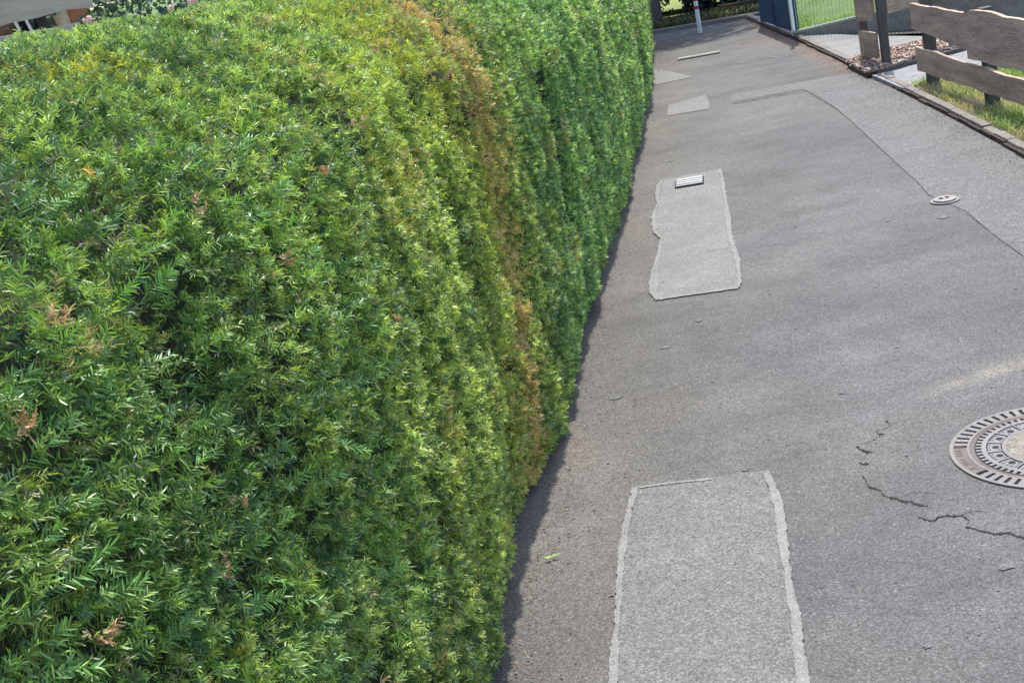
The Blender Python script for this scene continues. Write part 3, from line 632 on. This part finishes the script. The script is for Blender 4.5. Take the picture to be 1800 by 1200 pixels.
# long fern-like fronds on the near lower face and dead tufts at single spots
r = np.random.default_rng(909); n = 520; s = r.uniform(.9, 3.0, n); t = r.uniform(.6, pl[8], n); P0, Nv, _, _ = hedge_pt(s, t)
D = nrm(Nv * .55 + HD * r.choice([-1, 1], (n, 1)) * r.uniform(.3, 1, (n, 1)) + r.normal(0, .3, (n, 3)) + [0, 0, .15]); U = nrm(Nv + [0, 0, .5] + r.normal(0, .25, (n, 3)))
V, F, C = sprays(P0 - Nv * .03, D, U, r.uniform(.05, .085, n), 26, .023, .0028, 1.15, np.array([.13, .27, .065]) * r.uniform(.7, 1.5, (n, 1)), 911, droop=.1, bent=True)
GV.append(V.reshape(-1, 4, 3)); GC.append(C.reshape(-1, 4, 3))
sg = np.random.default_rng(5).uniform(.6, 8, 60000); tg_ = np.random.default_rng(6).uniform(.2, pl[11], 60000); Pq, Nq, _, _ = hedge_pt(sg, tg_); Vq = Pq - [0, 0, EYE]; zq = Vq @ FWD
uq = 900 + F_PX * (Vq @ RGT) / zq; vq = 600 + F_PX * (Vq @ DWN) / zq; fr = (Nq * Vq).sum(1) < 0
for k, (px, py) in enumerate([(180, 1135), (40, 765), (655, 95), (622, 210), (422, 868), (350, 370), (528, 92), (560, 312), (100, 560), (690, 560), (395, 1010), (505, 455)]):
    j = np.argmin(np.where(fr & (zq > .3), (uq - px) ** 2 + (vq - py) ** 2, 1e12)); m = 9 if k in (0, 1) else 5
    D = nrm(Nq[j] * .8 + np.array([0, 0, .3]) + r.normal(0, .6, (m, 3))); sc_ = (.7, .6, .6, .6, .45)[k] if k < 5 else .55
    V, F, C = sprays(np.repeat(Pq[j][None], m, 0) + r.normal(0, .006, (m, 3)), D, nrm(r.normal(0, 1, (m, 3))), r.uniform(.02, .04, m) * sc_, 9, .018 * sc_, .003, .9, np.array([(.52, .32, .18), (.40, .25, .14), (.60, .42, .26)])[r.integers(0, 3, m)], 920 + k, bent=True)
    BV.append(V.reshape(-1, 4, 3)); BC.append(C.reshape(-1, 4, 3))
for (a, b_, den, nn, nl, nw, Ls, sd_, dp) in bands:
    V, F, C, w = hedge_band(a, b_, den, nn, nl, nw, Ls, sd_, depth=dp)
    V = V.reshape(-1, 4, 3); C = C.reshape(-1, 4, 3); GV.append(V[~w]); GC.append(C[~w]); BV.append(V[w]); BC.append(C[w])
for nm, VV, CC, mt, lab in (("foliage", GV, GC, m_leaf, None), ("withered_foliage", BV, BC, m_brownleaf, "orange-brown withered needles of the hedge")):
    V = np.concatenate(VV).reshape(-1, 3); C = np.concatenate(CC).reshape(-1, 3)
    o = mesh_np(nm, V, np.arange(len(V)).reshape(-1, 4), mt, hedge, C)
    if lab: o["label"] = lab
    print(nm, len(V) // 4)
# bare twigs inside the first decimetre
tw = MB(); r = np.random.default_rng(77)
s = r.uniform(S0, 9, 700); t = r.uniform(0, pl[11], 700); P0, Nv, _, _ = hedge_pt(s, t)
for i in range(700):
    d = Nv[i] * .7 + np.array([0, 0, .6]) + r.normal(0, .5, 3); d /= np.linalg.norm(d); l = r.uniform(.06, .13)
    p = P0[i] - Nv[i] * .09; tw.tube([p, p + d * l * .5 + r.normal(0, .005, 3), p + d * l], [.0022, .0017, .0009], 4, False)
tag(tw.build("branchwork", m_twig, hedge), kind="stuff")

# ------------------------------------------------------------------ leaf clouds for bushes and trees
def leafcloud(name, c, rad, n, size, cols, seed, parent=None, mat=None, hollow=.55, lump=.35, zmin=None):
    r = np.random.default_rng(seed); d = nrm(r.normal(0, 1, (n, 3))); k = (r.random(n) ** .5) * (1 - hollow) + hollow
    k = k * (1 + lump * vnoise(d * 2.3 + seed, 1, seed % 9) + .5 * lump * vnoise(d * 6 + seed, 1, 3)); P0 = np.array(c) + d * np.array(rad) * k[:, None]
    keep = vnoise(P0, 4.0 / max(.4, min(rad)), seed % 7) > -.42
    if zmin is not None: keep &= P0[:, 2] > zmin
    P0 = P0[keep]; d = d[keep]; n = len(P0)
    a = nrm(r.normal(0, 1, (n, 3)) + d * .4); nn_ = nrm(d + r.normal(0, .7, (n, 3)) + [0, 0, .4]); b = nrm(np.cross(nn_, a)); a = np.cross(b, nn_)
    l = (size * r.uniform(.6, 1.3, n))[:, None]; w = l * .5
    V = np.stack([P0 - a * l * .5, P0 + b * w * .5 + nn_ * l * .06, P0 + a * l * .5, P0 - b * w * .5 + nn_ * l * .06], 1).reshape(-1, 3)
    cols = np.array(cols); C = cols[r.integers(0, len(cols), n)] * r.uniform(.7, 1.25, (n, 1)); C = np.repeat(C, 4, 0)
    return mesh_np(name, V, np.arange(len(V)).reshape(-1, 4), mat or m_bush, parent, C)
DK = [(.02, .045, .02), (.03, .06, .025), (.015, .035, .02)]
MD = [(.05, .11, .03), (.08, .15, .04), (.03, .08, .03)]

# rose bush and fence in the garden behind the hedge
rb = empty("rose_bush", (-2.15, 9.2, 0), "leafy rose bush with pale pink blooms showing above the hedge at the top left", "shrub")
leafcloud("foliage", (-2.0, 8.9, 1.35), (1.3, .6, 1.05), 15000, .058, [(.07, .13, .07), (.12, .20, .11), (.035, .08, .045)], 5, rb)
b = MB()
for k in range(7):
    a = k * .9; b.tube([(-2.15 + .1 * math.cos(a), 9.2 + .1 * math.sin(a), 0), (-2.15 + .4 * math.cos(a), 9.2 + .3 * math.sin(a), .9), (-2.15 + .8 * math.cos(a), 9.2 + .45 * math.sin(a), 1.9)], [.02, .015, .006], 6)
b.build("stem", m_twig, rb)
r = np.random.default_rng(3)
def ontoray(px, py, y):
    d = FWD + RGT * (px - 900) / F_PX + DWN * (py - 600) / F_PX; return np.array([0, 0, EYE]) + d * (y / d[1])
for k, (px, py, yy, sz) in enumerate([(158, 35, 8.2, .024), (147, 38, 8.4, .016), (338, 6, 8.1, .032), (360, 15, 8.1, .026), (300, 15, 8.35, .022), (168, 42, 8.4, .014)]):
    c = ontoray(px, py, yy); n = 60; d = nrm(r.normal(0, 1, (n, 3))); P0 = c + d * sz * r.uniform(.5, 1, (n, 1)); a = nrm(np.cross(d, r.normal(0, 1, (n, 3)))); bb = np.cross(d, a); l = sz * .7
    V = np.stack([P0 - a * l * .6, P0 + bb * l * .5, P0 + a * l * .6 + d * l * .3, P0 - bb * l * .5], 1).reshape(-1, 3); pk_ = np.array([(.80, .62, .57), (.74, .52, .49), (.85, .76, .70)])[[0, 2, 1, 1, 0, 2][k]]
    mesh_np("blossom", V, np.arange(4 * n).reshape(-1, 4), m_petal, rb, np.repeat(pk_ * r.uniform(.8, 1.15, (n, 1)), 4, 0))
gf = empty("garden_fence", (-2.9, 7.7, 0), "grey horizontal board fence with a gap, behind the hedge at the top left corner", "fence")
for (z0, z1, x0, x1) in ((2.035, 2.30, -4.6, -1.95), (1.70, 1.968, -4.6, -2.05), (1.40, 1.66, -4.6, -2.05), (1.08, 1.34, -4.6, -2.05), (.76, 1.02, -4.6, -2.05)):
    b = MB(); n = 18; xs = np.linspace(x0, x1, n); top = z1 + rng.normal(0, .006, n); bot = z0 + rng.normal(0, .004, n); yb = 7.75 + (xs + 3) * .12
    for side in (0,):
        vs = [(x, y, z) for x, y, z in zip(xs, yb, bot)] + [(x, y, z) for x, y, z in zip(xs, yb, top)] + [(x, y + .025, z) for x, y, z in zip(xs, yb, bot)] + [(x, y + .025, z) for x, y, z in zip(xs, yb, top)]
        fs = [(i, i + 1, n + i + 1, n + i) for i in range(n - 1)] + [(2 * n + i, 3 * n + i, 3 * n + i + 1, 2 * n + i + 1) for i in range(n - 1)] + [(n + i, n + i + 1, 3 * n + i + 1, 3 * n + i) for i in range(n - 1)] + [(i + 1, i, 2 * n + i, 2 * n + i + 1) for i in range(n - 1)] + [(0, n, 3 * n, 2 * n), (n - 1, 3 * n - 1, 4 * n - 1, 2 * n - 1)]
        b.add(vs, fs)
    b.build("board", m_board, gf)
for x in (-4.3, -3.25, -2.6):
    b = MB(); b.box((x, 7.75 + (x + 3) * .12 + .075, 1.2), (.08, .08, 2.4)); b.build("post", m_post, gf)
# things on a rack seen through the gap between the boards
rk = empty("plant_rack", (-2.9, 8.5, 0), "dark slatted plant rack behind the gap in the garden fence", "rack")
for zz in (1.93, 1.1):
    b = MB(); b.box((-2.995, 8.55, zz), (1.11, .3, .03)); b.build("shelf", m_darkslat, rk)
for x in (-3.57, -2.42):
    b = MB(); b.box((x, 8.55, 1.2), (.04, .28, 2.4)); b.build("side_panel", m_darkslat, rk)
b = MB(); b.box((-2.995, 8.72, 1.4), (1.11, .02, 1.9)); b.build("back_panel", m_darkslat, rk)
for px in (27, 48):
    p, q = ontoray(px - 4, 32, 8.38), ontoray(px + 8, 55, 8.38); b = MB(); b.tube([p + (p - q) * .8, q], .010, 6); b.build("slat", m_white, rk)
def pot(name, px, m, lab, h=.16, r_=.075):
    c = ontoray(px, 30, 8.5); b = MB(); cz = 1.945; prof = [(.7, 0), (1, .75), (1.12, .76), (1.12, 1), (.95, 1)]; n = 20
    vs = [(c[0] + r_ * k * math.cos(a), c[1] + r_ * k * math.sin(a), cz + h * z) for k, z in prof for a in np.linspace(0, 2 * PI, n, endpoint=False)]
    fs = [(i * n + j, i * n + (j + 1) % n, (i + 1) * n + (j + 1) % n, (i + 1) * n + j) for i in range(len(prof) - 1) for j in range(n)] + [tuple(range(n))[::-1], tuple((len(prof) - 1) * n + j for j in range(n))]
    b.add(vs, fs); tag(b.build(name, m), lab, "pot")
pot("flower_pot", 112, m_cream, "cream pot seen through the gap in the garden fence"); pot("flower_pot", 137, m_terra, "orange terracotta pot seen through the gap in the garden fence"); pot("flower_pot", 4, plain("brown_clay", (.22, .13, .09), .8), "brown pot at the left end of the garden fence gap")
bs = empty("shrub", (-.9, 12.2, 0), "dark green shrub standing right of the rose bush behind the hedge", "shrub")
leafcloud("foliage", (-.9, 12.2, 1.2), (1.5, .9, 1.25), 9000, .10, [(.03, .075, .03), (.05, .11, .035), (.02, .05, .025)], 15, bs)
b = MB(); b.tube([(-.9, 12.2, 0), (-.9, 12.2, 1.4)], [.05, .02], 8); b.build("trunk", m_bark, bs)

# ------------------------------------------------------------------ wooden fences on the right
def waney(p0, p1, z0, z1, th, seed, wav=.012):
    """rough-sawn board with wavy bark edges between two points; z0/z1 = (start, end) levels"""
    r = np.random.default_rng(seed); n = 40; p0, p1 = np.array(p0, float), np.array(p1, float); d = nrm(p1 - p0); s = np.array([-d[1], d[0]]); u = np.linspace(0, 1, n)
    st = np.c_[u * np.linalg.norm(p1 - p0) * 4, np.zeros(n), np.zeros(n)]
    zb = z0[0] + (z0[1] - z0[0]) * u + wav * vnoise(st, 1, seed) + wav * .4 * vnoise(st, 3.1, seed + 1); zt = z1[0] + (z1[1] - z1[0]) * u + wav * 1.4 * vnoise(st, 1, seed + 2) + wav * .5 * vnoise(st, 4.1, seed + 3)
    C = p0[None] + (p1 - p0)[None] * u[:, None] + s * (.004 * vnoise(st, .5, seed + 5))[:, None]; b = MB(); vs = []
    for sd_, ch_ in ((-th / 2, .0), (th / 2, .0)):
        for zz in (zb, (zb + zt) / 2, zt): vs += [(C[i, 0] + s[0] * sd_, C[i, 1] + s[1] * sd_, zz[i]) for i in range(n)]
    fs = []
    for i in range(n - 1):
        fs += [(i, i + 1, n + i + 1, n + i), (n + i, n + i + 1, 2 * n + i + 1, 2 * n + i), (3 * n + i, 4 * n + i, 4 * n + i + 1, 3 * n + i + 1), (4 * n + i, 5 * n + i, 5 * n + i + 1, 4 * n + i + 1),
               (2 * n + i, 2 * n + i + 1, 5 * n + i + 1, 5 * n + i), (i + 1, i, 3 * n + i, 3 * n + i + 1)]
    for e in (0, n - 1):
        fs += [(e, n + e, 4 * n + e, 3 * n + e), (n + e, 2 * n + e, 5 * n + e, 4 * n + e)]
    b.add(vs, fs); return b
def dirn(a, b): return nrm(np.array(b, float) - np.array(a, float))
p1_, p2_ = G(1641, 147, .03), G(1745, 181, .03)
dv = (p2_ - p1_)[:2]; dl = np.linalg.norm(dv); dn = dv / dl; side = np.array([-dn[1], dn[0]]); side = side if side[0] < 0 else -side
fb = empty("wooden_fence", tuple(p1_ * [1, 1, 0]), "low fence of wavy-edged brown boards standing in the grass verge at the right edge", "fence", "rustic board fences")
pts = [p1_[:2], p2_[:2], p2_[:2] + dn * 1.25, p2_[:2] + dn * 2.5, p2_[:2] + dn * 3.75]
for i, q in enumerate(pts):
    b = MB(); b.box((q[0], q[1], .36), (.085, .085, .74), math.atan2(dn[1], dn[0])); b.build("post", m_post, fb, bevel=.004)
off = side * .06
a = pts[0] - dn * .13
waney(a + off, pts[1] + dn * .45 + off, (.14, .13), (.335, .30), .03, 31).build("board", m_wood, fb)
waney(pts[1] + dn * .46 + off, pts[4] + off, (.13, .13), (.30, .33), .03, 32).build("board", m_wood, fb)
waney(pts[0] - dn * .17 + off, pts[1] - dn * .02 + off, (.485, .40), (.69, .68), .03, 33, .008).build("board", m_wood, fb)
waney(pts[1] - dn * .12 + off + side * .034, pts[4] + off + side * .034, (.37, .38), (.73, .70), .03, 34, .022).build("board", m_wood, fb)
q0, q1 = G(1525, 105, .04), G(1559, 116, .04)
fa = empty("wooden_fence", tuple(q1 * [1, 1, 0]), "short return of brown board fence at the wood chip bed, beside the mesh fence", "fence", "rustic board fences")
dq = dirn(q0[:2], q1[:2]); sq = np.array([-dq[1], dq[0]]); sq = sq if sq[0] < 0 else -sq
for q, w in ((q0, .06), (q1, .07)):
    b = MB(); b.box((q[0], q[1], .6), (w, w, 1.2), math.atan2(dq[1], dq[0])); b.build("post", m_post, fa, bevel=.004)
sA = sq * .055
A0, A1 = q0[:2] - dq * .0 + sA, q1[:2] - dq * .05 + sA
waney(A0, A1, (.41, .46), (.74, .76), .03, 41, .006).build("board", m_wood, fa)
waney(A0 + [0.01, 0], A1, (.09, .12), (.33, .35), .03, 42, .01).build("board", m_wood, fa)
waney(A0, A1, (.84, .86), (1.1, 1.12), .03, 43, .008).build("board", m_wood, fa)
# the right-going boards past the corner post
e1 = q1[:2] + np.array([1.9, 1.0])
waney(q1[:2] + [.05, .0], e1, (.50, .50), (.74, .74), .03, 44, .006).build("board", m_wood, fa)
b = MB(); b.box((e1[0], e1[1], .6), (.085, .085, 1.2), .5); b.build("post", m_post, fa)

# ------------------------------------------------------------------ mesh fences
def wire_panel(p0, p1, zb, h, step, rw, rows, mat, name, parent, twin=False):
    p0, p1 = np.array(p0, float), np.array(p1, float); d = p1 - p0; L_ = np.linalg.norm(d); d = d / L_; n = int(L_ / step); b = MB(); a = math.atan2(d[1], d[0])
    for i in range(n + 1):
        u = i / n; q = p0 + (p1 - p0) * u; z0 = zb[0] + (zb[1] - zb[0]) * u
        b.box((q[0], q[1], z0 + h / 2), (rw, rw, h), a)
    nrm_ = np.array([-d[1], d[0]])
    for k in range(rows + 1):
        for o_ in ((-1, 1) if twin else (0,)):
            z = h * k / rows; m0 = np.array([*(p0 + nrm_ * o_ * rw), zb[0] + z]); m1 = np.array([*(p1 + nrm_ * o_ * rw), zb[1] + z])
            b.tube([m0, m1], rw * .6, 5)
    return b.build(name, mat, parent)
bf0, bf1 = G(1331, 39, .04)[:2] + [.05, 0], G(1389, 61, .04)[:2] + [.05, .0]
bfence = empty("blue_fence", (bf1[0], bf1[1], 0), "dark blue coated wire fence standing on the kerb at the far end", "fence")
wire_panel(bf0, bf1, (.06, .06), 1.5, .041, .0075, 12, m_blue, "wire_panel", bfence, True)
d = dirn(bf0, bf1); a = math.atan2(d[1], d[0])
for u in (0, .5, 1.0):
    c = bf0 + (bf1 - bf0) * u; b = MB(); b.box((c[0] + .03, c[1], .82), (.05, .06, 1.66), a); b.build("post", m_blue, bfence, bevel=.003)
gp_ = G(1396, 62, .04); gt = empty("gate_post", tuple(gp_ * [1, 1, 0]), "slim pale metal gate post between the blue fence and the mesh fence", "post")
b = MB(); b.box((gp_[0], gp_[1], .85), (.032, .032, 1.7), .3); b.build("tube", m_white, gt); b = MB(); b.box((gp_[0], gp_[1], 1.71), (.052, .052, .02), .3); b.build("cap", m_darkslat, gt)
w0 = G(1399, 62, .04)[:2]; w1 = np.array([5.15, 13.55]); w2 = np.array([7.2, 10.9])
wall = MB(); d = dirn(w0, w1); s_ = np.array([-d[1], d[0]]) * .06
TZ = lambda i: [.065, .33, .55][i]
def wallseg(b, a, c, z0a, z1a, z0c, z1c, th):
    d = dirn(a, c); s_ = np.array([-d[1], d[0]]) * th; b.prism([a - s_, c - s_, c + s_, a + s_], [z0a, z0c, z0c, z0a], [z1a, z1c, z1c, z1a])
rw = empty("retaining_wall", (w0[0], w0[1], 0), "low dark concrete wall with a pale coping under the mesh fence", "wall")
b = MB(); wallseg(b, w0, w1, -.05, TZ(0), -.05, TZ(1), .05); wallseg(b, w1, w2, -.05, TZ(1), -.05, TZ(2), .05); b.build("wall_body", m_wallc, rw)
b = MB(); wallseg(b, w0, w1, TZ(0) + .001, TZ(0) + .026, TZ(1) + .001, TZ(1) + .026, .062); wallseg(b, w1, w2, TZ(1) + .001, TZ(1) + .026, TZ(2) + .001, TZ(2) + .026, .062); b.build("coping", m_coping, rw)
mf = empty("mesh_fence", (w0[0] + .05, w0[1], 0), "pale thin wire mesh fence on the low wall in front of the lawn", "fence")
wire_panel(w0 + [.03, 0], w1, (TZ(0) + .03, TZ(1) + .03), 1.15, .052, .0045, 6, m_lightwire, "wire_panel", mf)
wire_panel(w1, w2, (TZ(1) + .03, TZ(2) + .03), 1.0, .052, .0045, 6, m_lightwire, "wire_panel", mf)
for q, z in ((w0 + (w1 - w0) * .52, .2), (w1, TZ(1)), ((w1 + w2) / 2, .54), (w2, TZ(2))):
    b = MB(); b.box((q[0], q[1], z + .62), (.04, .04, 1.25), .3); b.build("post", m_lightwire, mf)
# raised lawn behind the wall
L0, L1, L2 = w0 + [.09, .05], w1 + [.09, .08], w2 + [.1, .1]
lw = MB(); lw.add([(L0[0], L0[1], .05), (L1[0], L1[1], .31), (L2[0], L2[1], .5), (14, 12, .75), (14, 24, .5), (5.2, 24, .25), (4.4, 18, .08)], [(0, 1, 2, 3, 4, 5, 6)])
tag(lw.build("lawn", m_lawn), kind="structure")
poly = [L0, L1, L2, (11, 12), (11, 21), (5.3, 21), (4.45, 18)]
P0 = fill(poly, 60000, 0, 9)
def lawnz(x, y):
    d = w1 - w0; u = np.clip(((x - w0[0]) * d[0] + (y - w0[1]) * d[1]) / (d @ d), 0, 1.6); return .055 + .26 * u
P0[:, 2] = lawnz(P0[:, 0], P0[:, 1]); rr = rng.random((len(P0), 1)); cols = np.array([.17, .30, .05]) * (1 - rr) + np.array([.30, .43, .09]) * rr
tag(grass_obj("grass", P0, .07, .012, cols, lean=.7, seed=14), "bright mown lawn grass behind the wire mesh fence", "grass", kind="stuff")

# ------------------------------------------------------------------ the far end
fa_, fb_ = G(1120, 66), G(1330, 30); d = nrm(fb_ - fa_)
A = fa_ - d * 3.2; B = fb_ + d * .1; up_ = np.array([-d[1], d[0], 0]); up_ = up_ if up_[1] > 0 else -up_
fk = MB(); fk.add([A, B, B + up_ * .1, A + up_ * .1] + [q + [0, 0, .05] for q in (A, B, B + up_ * .1, A + up_ * .1)], [(3, 2, 1, 0), (4, 5, 6, 7), (0, 1, 5, 4), (1, 2, 6, 5), (2, 3, 7, 6), (3, 0, 4, 7)])
k2 = fk.build("kerb", m_kerb); tag(k2, kind="structure")
fs_ = MB(); Q = [A + up_ * .1, B + up_ * .1, B + up_ * 1.3, A + up_ * 1.3]; fs_.prism([q[:2] for q in Q], -.05, .047); tag(fs_.build("soil_bed", m_soil), kind="structure")
P0 = np.array([A + up_ * .18 + d * u * np.linalg.norm(B - A) + up_ * v * 1.0 for u, v in rng.random((9000, 2))]); P0[:, 2] = .05; rr = rng.random((len(P0), 1)); gcol = np.where(rr < .35, [[.16, .11, .06]], np.where(rr < .7, [[.05, .09, .03]], [[.09, .12, .05]]))
tag(grass_obj("undergrowth", P0, .06, .018, gcol, lean=1.0, seed=19), "sparse weeds and dead leaves in the soil bed across the road end", "undergrowth", kind="stuff")
pf = empty("post_and_rail", tuple(G(1290, 33)), "thin low wooden rail at the back of the soil bed", "rail")
a_, b_ = G(1258, 38) + up_ * .5, G(1345, 22) + up_ * .5
b = MB(); b.tube([a_ + [0, 0, .14], b_ + [0, 0, .14]], .018, 6); b.build("rail", m_twig, pf)
for u in (0, .5, 1):
    q = a_ + (b_ - a_) * u; b = MB(); b.tube([q, q + [0, 0, .17]], .02, 6); b.build("post", m_twig, pf)

pp = G(1231, 58); bp = empty("barrier_post", tuple(pp), "slim red and white banded post at the far end of the road", "post")
b = MB(); b.tube([pp, pp + [0, 0, 1.1]], .028, 14); b.build("tube", m_white, bp, smooth=False)
for z0, z1, rr_ in ((.315, .355, .034), (.42, .56, .0295), (.70, .84, .0295), (.98, 1.10, .0295)):
    b = MB(); b.tube([pp + [0, 0, z0], pp + [0, 0, z1]], rr_, 14); b.build("red_band", m_red, bp)

def tree(loc, r0, h, crown_c, crown_r, n, size, cols, label, seed, cat="tree"):
    root = empty("tree", loc, label, cat); x, y, z = loc
    b = MB(); b.tube([(x, y, 0), (x + .02, y, h * .3), (x - .05, y + .03, h * .65), (x, y, h)], [r0 * 1.15, r0, r0 * .75, r0 * .35], 12)
    for k in range(5):
        a = k * 1.3 + seed; b.tube([(x, y, h * (.5 + .08 * k)), (x + .6 * math.cos(a), y + .6 * math.sin(a), h * (.6 + .08 * k) + .3), (x + 1.2 * math.cos(a), y + 1.2 * math.sin(a), h * (.7 + .08 * k) + .5)], [r0 * .4, r0 * .25, r0 * .1], 6)
    b.build("trunk", m_bark, root); leafcloud("crown", crown_c, crown_r, n, size, cols, seed, root, hollow=.3); return root
tb = G(1139, 54) + up_ * .35
tree((tb[0], tb[1], 0), .145, 3.6, (tb[0], tb[1] + .4, 3.9), (1.9, 1.7, 1.5), 16000, .13, MD, "tree with a thick dark trunk just past the end of the hedge", 3)
def bush(x, y, rx, ry, h, n, size, cols, label, seed, z=.42):
    root = empty("bush", (x, y, 0), label, "bush"); leafcloud("foliage", (x, y, h * z), (rx, ry, h * (1 - z)), n, size, cols, seed, root, hollow=.35, zmin=.02)
    b = MB()
    for k in range(4): b.tube([(x + .05 * k, y, 0), (x + .25 * math.cos(k * 1.7), y + .2 * math.sin(k * 1.7), h * .6)], [.03, .012], 6)
    b.build("stem", m_twig, root)
NV = [(.012, .03, .03), (.02, .045, .035), (.01, .02, .025)]
c = G(1213, 40) + up_ * .85; bush(c[0], c[1], .27, .35, 1.7, 6000, .09, NV, "dark bluish evergreen bush behind the banded post", 21)
c = G(1262, 36) + up_ * 1.9; bush(c[0], c[1], .55, .6, 1.5, 2600, .11, NV + [(.35, .42, .2)], "open dark bush with pale sunlit twigs right of the banded post", 22)
c = G(1318, 28) + up_ * 1.6; bush(c[0], c[1], .6, .6, 1.6, 5000, .09, DK, "dark green bush beside the far end of the blue fence", 23)
c = G(1050, 70) + up_ * 1.6; bush(c[0], c[1], .9, .7, 1.9, 6000, .10, DK, "dark bush behind the tree trunk at the end of the hedge", 24)
c = G(1450, 20) ; 
for k, (x, y, h, sd_) in enumerate(((5.3, 19.6, .9, 51), (7.0, 19.0, 1.2, 52), (8.8, 18.0, 1.4, 53))):
    bush(x, y, 1.0, .6, h, 5000, .10, MD, ["low green bush at the back of the lawn by the blue fence", "rounded green bush in the middle of the lawn's back edge", "taller green bush at the right end of the lawn"][k], sd_)
# sunlit meadow seen under the branches, with a blue sign board
mdw = MB(); c = G(1170, 40) + up_ * 1.3; mdw.add([c + [-3, 1.3, .02], c + [4, -1.4, .02], c + [6, 12, 1.2], c + [-5, 14, 1.2]], [(0, 1, 2, 3)]); tag(mdw.build("meadow", plain("sunlit_meadow", (.20, .24, .075), .9, nscale=12, namt=.3)), kind="structure")
sb = c + [.05, 1.6, 0]; sg_ = empty("sign", tuple(sb), "small blue board with white marks showing above the sunlit grass by the tree trunk", "sign")
b = MB(); b.box(sb + [0, 0, .62], (.42, .03, .5)); b.build("panel", m_blue, sg_)
for xx in (-.08, .08):
    b = MB(); b.box(sb + [xx, -.02, .45], (.10, .01, .095)); b.build("marking", m_white, sg_)
b = MB(); b.box(sb + [0, .04, .35], (.05, .05, .7)); b.build("post", m_post, sg_)
for k, (x, y, sd_, lab) in enumerate(((1.0, 27, 71, "broad tree far beyond the meadow, behind the hedge"), (6.5, 29, 72, "broad tree far beyond the meadow, behind the bushes"), (12, 25, 73, "broad tree far beyond the lawn on the right"))):
    tree((x, y, 0), .2, 4.5, (x, y, 4.2), (3, 2.6, 3.0), 12000, .25, DK + MD, lab, sd_)
